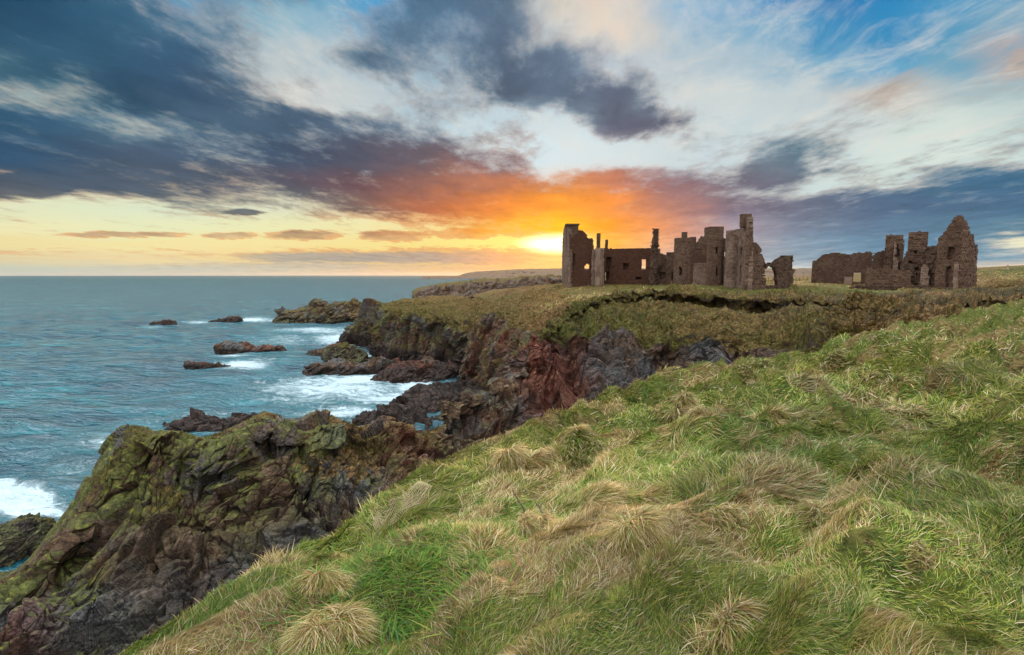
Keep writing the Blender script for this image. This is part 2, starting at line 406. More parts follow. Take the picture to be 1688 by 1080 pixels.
def land_material():
    """jointed rock, lichen, turf: the turf lies where the 'zone' map (what grows where) says and on gentle ground"""
    m, t = mat('cliff_rock_and_turf')
    co = objc(t)
    zn = attr(t, 'zone').outputs['Color']
    zr, zg, zb = t.new('ShaderNodeSeparateColor').outputs[:3]
    t.l.new(zn, zr.node.inputs[0])            # r red rock, g turf, b dark rock, wet by the sea
    z2 = attr(t, 'grow').outputs['Color']
    ln, dr, gn = t.new('ShaderNodeSeparateColor').outputs[:3]
    t.l.new(z2, ln.node.inputs[0])            # lichen, dry turf, (unused)
    n_big = t.noise(co, 0.16, 5, 0.6)
    n_mid = t.noise(co, 0.9, 6, 0.62, 0.4)
    n_fin = t.noise(co, 6.0, 6, 0.65)
    # rock colour
    base = t.ramp(n_mid, [(0.28, rgb(46, 36, 30)), (0.45, rgb(92, 70, 54)), (0.58, rgb(118, 90, 68)), (0.72, rgb(150, 126, 100))])
    grey = t.ramp(n_fin, [(0.3, rgb(62, 60, 60)), (0.7, rgb(132, 128, 122))])
    base = t.mix(t.mr(n_big, 0.45, 0.62), base, grey)
    bc = t.new('ShaderNodeMapping'); bc.inputs['Rotation'].default_value = (0.3, 0.75, 0.2); bc.inputs['Scale'].default_value = (0.5, 0.8, 1.25)
    t.l.new(t.vm('ADD', co, t.vm('MULTIPLY', t.noise(co, 0.9, 3, out=1), (0.6, 0.6, 0.6))), bc.inputs[0])
    def vor_(scale, feat):
        v_ = t.new('ShaderNodeTexVoronoi', feature=feat); v_.inputs['Scale'].default_value = scale; t.l.new(bc.outputs[0], v_.inputs['Vector']); return v_
    va, vb = vor_(1.3, 'F1'), vor_(4.2, 'F1'); ea_, eb_ = vor_(1.3, 'DISTANCE_TO_EDGE'), vor_(4.2, 'DISTANCE_TO_EDGE')
    ca_ = t.xyz(va.outputs['Color'])[0]; cb_ = t.xyz(vb.outputs['Color'])[1]
    facet = t.math('ADD', 0.62, t.math('ADD', t.math('MULTIPLY', ca_, 0.42), t.math('MULTIPLY', cb_, 0.42)))
    fis = t.math('MULTIPLY', t.mr(ea_.outputs[0], 0.0, 0.035), t.mr(eb_.outputs[0], -0.02, 0.05, 0.35, 1.0))
    red = t.ramp(n_mid, [(0.28, rgb(62, 32, 25)), (0.47, rgb(112, 58, 43)), (0.6, rgb(132, 78, 60)), (0.74, rgb(168, 126, 100))])
    base = t.mix(t.math('MULTIPLY', zr, t.mr(t.noise(co, 0.5, 6, 0.7), 0.34, 0.52, 0.35, 1.0)), base, red)
    base = t.mix(t.mr(n_fin, 0.35, 0.6, 0.5, 0.0), base, rgb(34, 28, 26))
    base = t.mix(1.0, base, t.comb(facet, facet, facet), 'MULTIPLY')
    base = t.mix(t.math('MULTIPLY', t.math('SUBTRACT', 1.0, fis), 0.75), base, rgb(20, 15, 13))
    # wet black band over the sea, and rock darkened by zone
    wet_dark = t.ramp(n_mid, [(0.35, rgb(26, 21, 19)), (0.58, rgb(58, 44, 36)), (0.74, rgb(108, 82, 68))])
    base = t.mix(zb, base, wet_dark)
    # lichen and moss
    geo = t.new('ShaderNodeNewGeometry')
    nz = t.xyz(geo.outputs['Normal'])[2]
    lm = t.math('MULTIPLY', t.mr(t.math('ADD', t.noise(co, 0.3, 8, 0.66, 0.3), t.math('ADD', t.math('MULTIPLY', nz, 0.18), t.math('MULTIPLY', ca_, 0.16))), 0.62, 0.70), ln)
    lich = t.ramp(t.noise(co, 3.2, 5, 0.7), [(0.35, rgb(56, 58, 32)), (0.5, rgb(86, 88, 44)), (0.62, rgb(118, 120, 54)), (0.72, rgb(190, 174, 52))])
    base = t.mix(t.math('MULTIPLY', lm, 0.85), base, lich)
    # turf
    tm = t.math('ADD', t.math('MULTIPLY', nz, 0.9), t.math('ADD', t.math('MULTIPLY', zg, 1.6), t.math('MULTIPLY', n_mid, 0.9)))
    tm = t.mr(tm, 1.62, 1.86)
    tm = t.math('MULTIPLY', tm, t.mr(zg, 0.02, 0.15))
    s1 = t.noise(t.vm('MULTIPLY', co, (1.0, 1.0, 0.5)), 3.4, 6, 0.7, 0.5)
    green = t.ramp(s1, [(0.3, rgb(32, 32, 14)), (0.5, rgb(70, 70, 27)), (0.68, rgb(112, 104, 44))])
    dry = t.ramp(s1, [(0.3, rgb(50, 33, 20)), (0.5, rgb(104, 76, 43)), (0.68, rgb(162, 128, 84))])
    dm = t.math('ADD', dr, t.math('MULTIPLY', t.math('SUBTRACT', t.noise(co, 0.32, 5, 0.65), 0.5), 1.7), clamp=True)
    turf = t.mix(dm, green, dry)
    col = t.mix(tm, base, turf)
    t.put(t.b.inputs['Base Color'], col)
    wet = t.math('MULTIPLY', zb, 0.28)
    t.put(t.b.inputs['Roughness'], t.mixf(wet, 0.9, 0.35))
    t.put(t.b.inputs['Specular IOR Level'], t.mixf(wet, 0.15, 0.6))
    vor = t.new('ShaderNodeTexVoronoi', feature='DISTANCE_TO_EDGE'); vor.inputs['Scale'].default_value = 1.6
    t.l.new(t.vm('ADD', co, t.vm('MULTIPLY', t.noise(co, 1.3, 3, out=1), (0.5, 0.5, 0.9))), vor.inputs['Vector'])
    crk = t.mr(vor.outputs[0], 0.0, 0.06)
    hh = t.math('ADD', t.math('MULTIPLY', n_fin, 0.7), t.math('MULTIPLY', crk, t.math('SUBTRACT', 0.16, t.math('MULTIPLY', tm, 0.16))))
    hh = t.math('ADD', hh, t.math('MULTIPLY', n_mid, 0.8))
    hh = t.math('ADD', hh, t.math('MULTIPLY', t.math('SUBTRACT', 1.0, tm), t.math('ADD', t.math('MULTIPLY', ca_, 0.7), t.math('MULTIPLY', cb_, 0.3))))
    t.put(t.b.inputs['Normal'], bump(t, hh, 0.9, 0.25))
    return m
LAND = land_material()

def grass_ground_material():
    m, t = mat('grass_sward')
    co = objc(t)
    g = attr(t, 'dry').outputs['Fac']
    s1 = t.noise(co, 9.0, 6, 0.7, 0.6)
    green = t.ramp(s1, [(0.3, rgb(40, 44, 16)), (0.5, rgb(76, 80, 30)), (0.7, rgb(112, 114, 48))])
    dry = t.ramp(s1, [(0.3, rgb(60, 48, 26)), (0.5, rgb(110, 90, 52)), (0.7, rgb(150, 128, 84))])
    t.put(t.b.inputs['Base Color'], t.mix(g, green, dry))
    t.b.inputs['Roughness'].default_value = 0.9; t.b.inputs['Specular IOR Level'].default_value = 0.1
    t.put(t.b.inputs['Normal'], bump(t, s1, 0.8, 0.06))
    return m
SWARD = grass_ground_material()

def blade_material(name='grass_blade'):
    m, t = mat(name)
    a = attr(t, 'tint').outputs['Color']
    t.put(t.b.inputs['Base Color'], a)
    t.b.inputs['Roughness'].default_value = 0.55; t.b.inputs['Specular IOR Level'].default_value = 0.25
    tr = t.new('ShaderNodeBsdfTranslucent'); t.put(tr.inputs[0], a)
    ms = t.new('ShaderNodeMixShader'); ms.inputs[0].default_value = 0.35
    out = [n for n in t.n if n.type == 'OUTPUT_MATERIAL'][0]
    t.l.new(t.b.outputs[0], ms.inputs[1]); t.l.new(tr.outputs[0], ms.inputs[2]); t.l.new(ms.outputs[0], out.inputs[0])
    return m
BLADE = blade_material()

# ================================================================== near hill on which the viewer stands
EDGE = [(-60,1190,2.7),(60,1125,3.0),(160,1075,3.5),(300,1000,4.6),(430,915,6.0),(520,876,6.8),(560,862,7.2),(600,830,8.0),(655,785,9.0),(700,760,10.2),(760,735,11.5),
        (820,708,13.0),(870,690,14.5),(930,668,16.5),(1000,640,19.0),(1060,618,22.0),(1130,597,25.0),(1200,590,27.0),(1300,580,30.0),(1350,568,34.0),(1400,552,38.0)]
EDGE_R = [(1470,535,42),(1540,520,46),(1620,503,50),(1700,488,54),(1800,470,58)]
EDGE0 = [(x, y + 2, Y) for (x, y, Y) in EDGE]
EDGE = [(x, y + (15 if Y < 20 else 15 - (Y - 20) * 0.4), Y) for (x, y, Y) in EDGE]
def build_hill_height():
    pts = []
    for q in [(600,1080,2.45),(844,1080,2.2),(1100,1080,2.2),(1400,1080,2.12),(1688,1080,2.1),(1200,900,3.25),(1200,750,5.8),(1200,650,12.3),(1200,615,19),
              (844,800,5.6),(844,735,9.0),(1688,900,3.07),(1688,700,5.9),(1688,600,10.3),(1688,550,17),(1688,520,27),(1450,600,13.7),(1450,565,23),(1600,540,26),
              (1000,900,3.35),(700,950,3.2),(1000,760,6.0),(640,900,4.4),(1000,690,11.0),(1950,600,10),(1950,540,24)]:
        pts.append(P(*q))
    for q in [(0,0,-1.6),(0,-3,-1.4),(3,-1,-1.5),(6,1,-1.4),(12,4,-1.2),(-1.6,0.2,-1.9),(-2.4,-2,-2.1)]:
        pts.append(np.array([q[0], q[1], EYE + q[2]]))
    for i, q in enumerate(EDGE):
        e = P(*q); pts.append(e)
        d = np.array([e[0], e[1]]); d /= np.linalg.norm(d)
        # outward: across the edge line
        a = P(*EDGE[max(i - 1, 0)]); b = P(*EDGE[min(i + 1, len(EDGE) - 1)])
        tn = (b - a)[:2]; tn /= np.linalg.norm(tn); nn = np.array([-tn[1], tn[0]])
        if nn @ d < 0: nn = -nn
        sl = -slope(q[1])
        s = 0.25 + 0.05 * q[2]
        for k, dist, drop in ((0, 1.0, 1.1), (1, 3.0, 4.6), (2, 7.0, 12.0)):
            o = e[:2] + nn * s * dist * 1.1
            pts.append(np.array([o[0], o[1], e[2] - s * drop - sl * s * dist * 0.5]))
    for q in EDGE_R:
        e = P(*q); pts.append(e)
        d = e[:2] / np.linalg.norm(e[:2]); sl = -slope(q[1])
        pts.append(np.array([e[0] + d[0] * 8, e[1] + d[1] * 8, e[2] - sl * 8 - 0.5]))
        pts.append(np.array([e[0] + d[0] * 25, e[1] + d[1] * 25, e[2] - 25 * sl - 0.9]))
    return np.array(pts)
class RBF:
    def __init__(s, pts, lam=0.0):
        s.x = pts[:, :2]; n = len(pts)
        r = np.linalg.norm(s.x[:, None] - s.x[None], axis=-1)
        A = np.zeros((n + 3, n + 3)); A[:n, :n] = r + np.eye(n) * lam
        A[:n, n] = 1; A[:n, n + 1:] = s.x; A[n, :n] = 1; A[n + 1:, :n] = s.x.T
        s.w = np.linalg.lstsq(A, np.concatenate([pts[:, 2], np.zeros(3)]), rcond=None)[0]
    def __call__(s, x, y):
        q = np.stack([x.ravel(), y.ravel()], 1); out = np.empty(len(q))
        for k in range(0, len(q), 50000):
            b = q[k:k + 50000]
            out[k:k + 50000] = np.linalg.norm(b[:, None] - s.x[None], axis=-1) @ s.w[:-3] + s.w[-3] + b @ s.w[-2:]
        return out.reshape(x.shape)
HPTS = build_hill_height()
hill_rbf = RBF(HPTS, 0.05)
def hummocks(x, y):
    r = np.sqrt(x * x + y * y)
    p = np.stack([x.ravel(), y.ravel(), np.zeros(x.size)], 1)
    th = 0.55
    q = np.stack([p[:, 0] * cos(th) + p[:, 1] * sin(th), (-p[:, 0] * sin(th) + p[:, 1] * cos(th)) * 1.7, p[:, 2]], 1)
    wv = np.stack([fbm(p, 0.5, 2, 71), fbm(p, 0.5, 2, 75), p[:, 2]], 1) * 1.6
    n1 = fbm(q + wv, 0.8, 3, 5); n2 = fbm(q * 1.0 + wv, 2.1, 3, 9); n3 = fbm(p, 0.14, 2, 33)
    rid = 1 - (2.4 * fbm(q + wv, 0.9, 2, 45) - 1.2) ** 2
    h = (n1 - 0.5) * 0.95 + (rid - 0.7) * 0.42 + (n2 - 0.5) * 0.36
    vm = voro(q / 0.95 + wv * .7, 55)[0]; h = h + (0.35 - np.minimum(vm, .75) ** 2) * 0.55 * smoothstep(n1, .38, .6)
    h = h.reshape(x.shape); n3 = n3.reshape(x.shape)
    a = np.clip(0.50 + r * 0.065, 0, 1.25)
    return h * a + (n3 - 0.5) * np.clip(r * 0.06, 0, 1.2)
def hill_z(x, y): return hill_rbf(x, y) + hummocks(x, y)
def dryness(x, y):
    p = np.stack([x.ravel(), y.ravel(), np.zeros(x.size)], 1)
    th = 0.5
    q = np.stack([p[:, 0] * cos(th) + p[:, 1] * sin(th), (-p[:, 0] * sin(th) + p[:, 1] * cos(th)) * 2.0, p[:, 2]], 1)
    d = fbm(q, 0.7, 4, 101, 0.65) * 0.6 + fbm(q, 3.0, 3, 131, 0.6) * 0.4
    return smoothstep(d, 0.46, 0.62).reshape(x.shape)
NAZ, NR = 760, 620
az = np.linspace(radians(-68), radians(72), NAZ)
rr = 0.5 * (140 / 0.5) ** np.linspace(0, 1, NR)
AZ, RR = np.meshgrid(az, rr, indexing='ij')
HX = RR * np.sin(AZ); HY = RR * np.cos(AZ) - 0.3
HZ = hill_z(HX, HY)
# settle the crest of the hill: bumps may not lift it above its own edge line
ed = np.array([P(*q) for q in EDGE0 + EDGE_R]); ea = np.arctan2(ed[:, 0], ed[:, 1] + .3); er = np.hypot(ed[:, 0], ed[:, 1] + .3); es = (ed[:, 2] - EYE) / ed[:, 1]
o_ = np.argsort(ea); s_des = np.interp(az, ea[o_], es[o_]); r_des = np.interp(az, ea[o_], er[o_])
for it in range(3):
    sl_ = np.where((RR > 0.35 * r_des[:, None]) & (RR < 3.0 * r_des[:, None]) & (RR < 64), (HZ + 0.10 - EYE) / np.maximum(HY, .3), -9)
    dlt = sl_.max(1) - s_des
    dlt[(az < ea.min()) | (az > ea.max())] = 0
    kz = np.exp(-np.linspace(-2, 2, 41) ** 2); kz /= kz.sum()
    dlt = np.convolve(np.pad(dlt, 20, mode='edge'), kz, mode='valid')
    wgt = smoothstep(RR / r_des[:, None], 0.30, 0.95)
    HZ = HZ - np.clip(dlt, -.05, .2)[:, None] * HY * wgt
HG = np.stack([HX, HY, HZ], -1)
HD = dryness(HX, HY)
f = grid_faces(NAZ, NR)
zmin = HZ.ravel()[f].min(1); rmax = RR.ravel()[f].max(1)
pxx = HX.ravel()[f].mean(1)
base_plane = hill_rbf(HX, HY).ravel()[f].mean(1)
keep = (zmin > EYE - 14) & ~((rmax > 64) & (AZ.ravel()[f].mean(1) < 0.5)) & (rmax < 95)
f = f[keep]
hill = link_mesh('ground', HG.reshape(-1, 3), f[:, ::-1], SWARD, attrs={'dry': HD.ravel()})
tag(hill, 'hummocky green grass hill in the foreground falling to the ravine', kind='structure')

# ================================================================== cliffs and headlands
ALLLAND = []
def land(name, cols, nu, nv, label, zone, grow, rock=1.0, cell=4.0, dip=(0.35, 0.5), fine=True, soft_rows=None, seed=1, extra_back=None, wet=3.2, slab=(2.1, 1.3, 0.8), shag=1.0, warp=0.0, sink=0.0, fold=0.0, wav=0.4, crest=0.0):
    """cols: profile columns of (px, py, Y) control points; zone/grow: functions (u, v, G) -> arrays"""
    if extra_back:
        cols = [[('w', c[0])] + list(c) for c in cols]
        out = []
        for c in cols:
            b = P(*c[1]); out.append([(b[0], b[1] + extra_back, -3.0, 'w')] + list(c[1:]))
        cols = out
    G = loft(cols, nu, nv)
    if warp:
        g0 = G.reshape(-1, 3); wp = np.stack([fbm(g0, 0.09, 3, 700 + a_, .6) for a_ in range(3)], 1) - .5
        G = G + (wp * np.array([warp, warp, warp * .28]) * 2).reshape(G.shape)
    n, flip = out_normals(G)
    U, V = np.meshgrid(np.linspace(0, 1, nu), np.linspace(0, 1, nv), indexing='ij')
    zr, zg, zb = zone(U, V, G)
    p = G.reshape(-1, 3)
    steep = smoothstep(1 - np.abs(n[..., 2]), 0.12, 0.5).ravel()
    turf = np.clip(zg, 0, 1).ravel()
    k = rock * (1 - 0.88 * turf * (1 - 0.3 * steep))
    wv = (np.stack([fbm(p, 0.5 / cell, 2, seed + 40 + a_) for a_ in range(3)], 1) - .5) * cell * 0.9
    q = p + wv
    big = blocks(bed(q, dip[0], dip[1], slab), cell, seed, 1.3, 0.15) * 0.36 * cell
    mid = blocks(bed(q, dip[0], dip[1] + .15, slab), cell * 0.4, seed + 7, 1.5, 0.35) * 0.36 * cell * 0.4
    d = (big + mid) * k
    if fine:
        d = d + blocks(bed(q, dip[0] + .1, dip[1], slab), cell * 0.15, seed + 13, 1.5, 0.5) * 0.5 * cell * 0.15 * k
    d = d + (fbm(p, 0.35 / max(cell * 0.25, .3), 4, seed + 3) - 0.5) * 0.5 * cell * 0.45 * rock
    # rough turf: clods, terracettes and hollows
    clod = voro(q / np.array([2.3, 2.3, 1.3]) + 3.3, seed + 31)[0]; clod2 = voro(q / np.array([0.95, 0.95, 0.6]), seed + 33)[0]
    tf = (np.abs(fbm(p, 0.22, 4, seed + 5, 0.62) - 0.5) * 3.6 - 0.4) + (0.55 - clod) * 1.5 * smoothstep(fbm(p, .12, 2, seed + 9), .35, .6) + (0.5 - clod2) * 0.45
    d = d + tf * turf * shag * min(1.0, cell / 3.5)
    d = d.reshape(nu, nv) - sink
    if crest: d = d * (1 - crest * smoothstep(V, .27, .17)) * (1 - .3 * np.exp(-((V - 0.25) / .05) ** 2))
    if fold:
        fq = np.stack([U.ravel() * 15, V.ravel() * 2.2, 0 * V.ravel()], 1)
        fd = (1 - np.abs(2 * fbm(fq, 1.0, 3, seed + 60, .5) - 1)) - .72
        d = d + fd.reshape(nu, nv) * fold * smoothstep(V, .22, .5) * smoothstep(U, .88, .7)
    fade = np.ones_like(d)
    G2 = G + n * (d * fade)[..., None]
    zz = G2[..., 2]
    wetb = smoothstep(zz, wet + 1.6, wet - 0.6) if wet else 0 * zz
    zb = np.maximum(zb, wetb * (1 - 0.0))
    ln, dr = grow(U, V, G)
    ln = ln * (1 - np.clip(zb, 0, 1))
    fcs = grid_faces(nu, nv)
    if flip: fcs = fcs[:, ::-1]
    o = link_mesh(name, G2.reshape(-1, 3), fcs, LAND,
                  attrs={'zone': np.stack([zr.ravel(), np.clip(zg, 0, 1).ravel(), np.clip(zb, 0, 1).ravel()], 1),
                         'grow': np.stack([ln.ravel(), dr.ravel(), 0 * dr.ravel()], 1)})
    o.data.polygons.foreach_set('use_smooth', np.zeros(len(o.data.polygons), bool))
    tag(o, label, kind='structure')
    ALLLAND.append((o, G2, n, zg, dr, flip))
    return G2
Z = lambda U: 0 * U
def pz(G):
    return to_px(G)

# --- the jagged crag below the near hill
CRAG = [
 [(-100,900,34),(-80,930,24),(-80,980,22),(-80,1040,20.5),(-80,1110,19),(-80,1200,17)],
 [(0,905,34),(0,925,25),(0,970,23),(0,1030,21),(0,1090,20),(0,1180,18)],
 [(60,880,35),(55,892,26),(60,940,24.5),(65,1000,22.5),(70,1060,21),(80,1150,19)],
 [(100,845,36),(88,853,27),(100,900,25.5),(115,960,24),(130,1030,22),(150,1110,20)],
 [(150,790,37),(138,800,28),(150,850,27),(165,910,25.5),(180,980,24),(200,1060,21)],
 [(190,745,38),(183,742,29.5),(195,790,28),(210,850,27),(230,920,25),(250,1020,22)],
 [(232,705,39),(222,695,30.5),(240,750,29),(255,820,28),(275,890,26),(300,980,23)],
 [(280,712,40),(280,704,31),(300,760,30),(315,820,29),(330,890,27),(350,960,24)],
 [(345,718,40),(345,712,31),(360,760,30),(370,815,29),(385,870,27.5),(400,950,24)],
 [(395,705,41),(395,697,31.5),(410,740,30.5),(425,800,29.5),(440,860,28),(450,930,25)],
 [(450,678,42),(450,668,32),(460,720,31),(475,780,30),(490,840,28.5),(500,910,26)],
 [(495,690,43),(492,682,33),(505,725,32),(520,775,31),(535,830,29.5),(545,890,27)],
 [(550,690,44),(548,682,34.5),(560,730,33.5),(575,770,32.5),(590,820,31),(600,870,28)],
 [(598,722,46),(598,716,37),(610,740,36),(622,765,35),(635,800,33),(645,850,30)],
 [(642,706,48),(640,699,39),(650,725,38),(660,750,37),(670,780,35),(680,830,32)],
 [(695,726,50),(692,722,42),(700,735,41),(706,750,40),(712,770,38),(720,810,35)],
 [(742,715,54),(736,708,46),(738,725,45),(742,745,43),(745,770,41),(750,800,38)]]
CRAG = [[(x, y + ((50, 50, 56, 56, 48, 30)[i] if i < 6 else 24 if i < 12 else 12 if i < 13 else 0), Y) if j < 3 else (x, y, Y) for j, (x, y, Y) in enumerate(c)] for i, c in enumerate(CRAG)]
CRAG = [c + [(c[-1][0] + 12, c[-1][1] + 110, c[-1][2] - 2.5), (c[-1][0] + 24, c[-1][1] + 300, c[-1][2] - 4.5)] for c in CRAG]
def crag_zone(U, V, G):
    x, y = pz(G)
    p = G.reshape(-1, 3)
    n = fbm(p, 0.28, 4, 61).reshape(U.shape)
    red = smoothstep(x, 610, 660) * smoothstep(x, 735, 700) * 0.75 + smoothstep(x, 170, 20) * smoothstep(y, 880, 960) * 0.55 * smoothstep(n, .4, .6)
    turf = 0.52 * smoothstep(n, 0.46, 0.62) * smoothstep(y, 940, 800) + 0.1 * smoothstep(x, 400, 520) * smoothstep(y, 830, 700)
    dark = smoothstep(y, 800, 1000) * smoothstep(x, 100, 300) * 0.75 + smoothstep(y, 760, 850) * smoothstep(x, 380, 480) * 0.5  # lower crag: browner rock, with its deep shadow put into the colour
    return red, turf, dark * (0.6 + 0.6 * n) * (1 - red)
def crag_grow(U, V, G):
    x, y = pz(G)
    return np.clip(1.1 - smoothstep(x, 420, 650) * 0.6, 0, 1) * np.clip(1.15 - smoothstep(y, 780, 930) * 0.95 + smoothstep(x, 220, 100), 0, 1), 0.25 + 0.5 * smoothstep(x, 250, 500)
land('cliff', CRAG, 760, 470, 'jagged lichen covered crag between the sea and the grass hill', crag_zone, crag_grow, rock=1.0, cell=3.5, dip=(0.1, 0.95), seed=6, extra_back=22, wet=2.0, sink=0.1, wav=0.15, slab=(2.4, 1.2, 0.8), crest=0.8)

# --- bowl of turf and red earth on the far side of the ravine
BOWL = [
 [(775,662,60),(757,664,52),(750,683,51),(742,703,50),(738,730,48),(740,770,44),(745,830,38)],
 [(815,640,70),(800,646,59),(800,665,57),(800,690,55),(800,720,52),(805,760,48),(810,820,44)],
 [(855,600,76),(832,618,65),(835,645,62),(838,675,59),(842,710,56),(850,760,51),(860,820,46)],
 [(885,565,82),(862,585,69),(868,610,67),(872,640,64),(880,680,60),(885,730,54),(890,800,47)],
 [(915,540,86),(888,557,71),(893,575,71),(903,605,69),(915,645,64),(925,690,58),(930,760,49)],
 [(945,518,90),(922,533,74),(932,560,71),(942,590,69),(952,630,65),(960,680,58),(965,740,49)],
 [(985,492,97),(960,509,82),(972,540,76),(985,568,71),(995,605,68),(1000,650,62),(1005,700,53)],
 [(1025,481,104),(1005,489,92),(1018,520,82),(1030,558,74),(1040,600,71),(1050,640,66),(1060,690,58)],
 [(1105,478,109),(1095,484,99),(1100,515,86),(1105,552,77),(1110,590,73),(1115,630,68),(1120,680,60)],
 [(1200,480,107),(1190,489,96),(1195,515,84),(1195,547,75),(1195,578,72),(1200,610,67),(1200,650,60)],
 [(1300,482,102),(1290,494,90),(1285,515,80),(1280,537,73),(1280,560,70),(1280,590,64),(1280,620,57)],
 [(1400,486,94),(1380,501,80),(1370,517,72),(1360,532,66),(1355,550,62),(1350,570,56),(1350,600,52)],
 [(1480,494,82),(1450,510,66),(1435,520,60),(1425,532,55),(1420,545,50),(1410,570,46),(1400,600,42)],
 [(1570,494,70),(1530,508,57),(1510,520,51),(1495,532,46),(1480,548,42),(1470,570,38),(1460,600,35)],
 [(1690,484,60),(1650,494,52),(1630,506,46),(1610,520,41),(1600,538,37),(1590,560,34),(1580,590,31)]]
BOWL = [[c[0], c[1], (c[1][0] + 2, c[1][1] + (5, 11, 15, 19)[(i > 5) + (i > 7) + (i > 9 and i < 13)], c[1][2] + (-.2, .4, 1.8, 3.2)[(i > 5) + (i > 7) + (i > 9 and i < 13)])] + c[2:] for i, c in enumerate(BOWL)]
def turfline(x):
    return np.interp(x, [740,800,850,880,905,940,960,1000,1040,1060,1100,1130,1160,1210,1280,1330,1500], [640,640,600,552,556,580,572,550,560,580,574,584,568,572,562,582,660])
def bowl_zone(U, V, G):
    x, y = pz(G); n = fbm(G.reshape(-1, 3), 0.22, 4, 19).reshape(U.shape)
    tl = turfline(x) + (n - 0.5) * 46
    turf = smoothstep(y, tl + 7, tl - 5)
    red = np.exp(-(((x + (n - .5) * 60 - 895) / 62) ** 2 + ((y + (n - .5) * 60 - 615) / 75) ** 2) ** 1.2) + 0.5 * smoothstep(n, .5, .62) * smoothstep(x, 1060, 940) 
    red = np.clip(red, 0, 1) * (1 - turf)
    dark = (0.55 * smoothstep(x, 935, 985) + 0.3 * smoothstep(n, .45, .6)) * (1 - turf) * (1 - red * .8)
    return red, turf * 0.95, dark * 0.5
def bowl_grow(U, V, G):
    x, y = pz(G)
    n = fbm(G.reshape(-1, 3), 0.05, 3, 77).reshape(U.shape)
    dry = 0.10 + 0.45 * smoothstep(x, 980, 1250) + (n - .5) * 1.4 + 0.3 * smoothstep(x, 1330, 1430)
    return 0.35 * smoothstep(x, 900, 800), np.clip(dry, 0.1, 0.9)
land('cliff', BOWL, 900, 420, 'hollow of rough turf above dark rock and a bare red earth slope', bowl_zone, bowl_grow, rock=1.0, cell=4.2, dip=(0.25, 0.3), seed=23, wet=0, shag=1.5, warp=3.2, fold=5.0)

# --- middle cliff
MID = [
 [(880,479,166),(850,490,156),(812,508,150),(800,540,149),(790,580,148),(780,625,147),(775,652,145)],
 [(890,480,152),(848,495,146),(806,510,138),(786,530,136),(773,575,135),(750,636,134.5),(742,662,128)],
 [(908,482,140),(866,499,132),(825,514,126),(810,545,125),(800,590,125),(778,642,130),(770,672,122)],
 [(930,485,128),(890,504,118),(852,522,110),(838,555,108),(828,600,106),(815,650,108),(805,700,104)],
 [(958,489,116),(914,511,100),(882,540,92),(870,570,88),(860,610,86),(850,670,84),(840,720,80)],
 [(992,490,105),(948,513,90),(908,548,78),(895,575,74),(880,620,72),(870,680,70),(860,740,68)]]
def mid_zone(U, V, G):
    x, y = pz(G); n = fbm(G.reshape(-1, 3), 0.16, 4, 29).reshape(U.shape)
    tl = np.interp(x, [780, 810, 850, 900, 950], [522, 520, 540, 556, 570]) + (n - .5) * 26
    turf = smoothstep(y, tl + 6, tl - 6)
    red = (0.55 * smoothstep(n, 0.42, 0.58) + 0.3) * (1 - turf)
    return red, turf, Z(U)
def mid_grow(U, V, G):
    x, y = pz(G)
    return 0.6 + 0 * x, np.clip(0.55 + 0.4 * smoothstep(x, 830, 900), 0, 1)
land('cliff', MID, 460, 420, 'reddish vertical sea cliff beside the narrow inlet', mid_zone, mid_grow, rock=1.0, cell=5.0, dip=(0.2, 1.35), seed=37)

# --- headland with the green top
HEAD = [
 [(760,488,262),(690,490,256),(645,499,245),(630,512,246),(612,530,247),(590,556,248),(585,575,248)],
 [(762,490,236),(705,495,230),(612,507,225),(592,525,228),(574,545,230),(563,561,233),(560,580,228)],
 [(780,492,215),(720,497,210),(618,505,205),(612,530,206),(606,555,206),(600,577,206),(598,600,200)],
 [(790,494,200),(730,499,195),(630,507,190),(620,540,188),(616,570,186),(618,592,184),(620,620,175)],
 [(800,497,190),(742,504,182),(668,511,176),(658,550,174),(652,580,172),(647,602,170),(640,640,155)],
 [(810,500,182),(765,509,172),(718,520,165),(714,555,164),(707,590,162),(702,610,161),(690,640,150)],
 [(820,502,178),(790,513,166),(758,526,158),(754,560,156),(750,595,155),(746,620,151),(735,650,142)],
 [(840,503,175),(815,512,162),(797,530,152),(793,570,150),(786,605,148),(780,628,145),(770,660,138)]]
def head_zone(U, V, G):
    x, y = pz(G); n = fbm(G.reshape(-1, 3), 0.12, 4, 39).reshape(U.shape)
    tl = np.interp(x, [560, 610, 640, 700, 760, 800], [505, 505, 513, 530, 548, 556]) + (n - .5) * 30
    turf = smoothstep(y, tl + 6, tl - 6) * smoothstep(x, 600, 640)
    red = 0.35 * smoothstep(n, 0.55, 0.66) * (1 - turf) + 0.5 * smoothstep(y, 512, 504) * smoothstep(x, 680, 640)
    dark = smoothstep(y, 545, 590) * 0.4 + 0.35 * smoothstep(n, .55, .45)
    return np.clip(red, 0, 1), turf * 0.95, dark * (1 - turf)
def head_grow(U, V, G): return 0.95 + Z(U), 0.38 + 0.3 * smoothstep(V, .3, .1)
land('headland', HEAD, 520, 420, 'green topped headland with dark lichen spotted cliffs', head_zone, head_grow, rock=1.1, cell=6.5, dip=(0.25, 1.2), seed=51, wet=4.5)

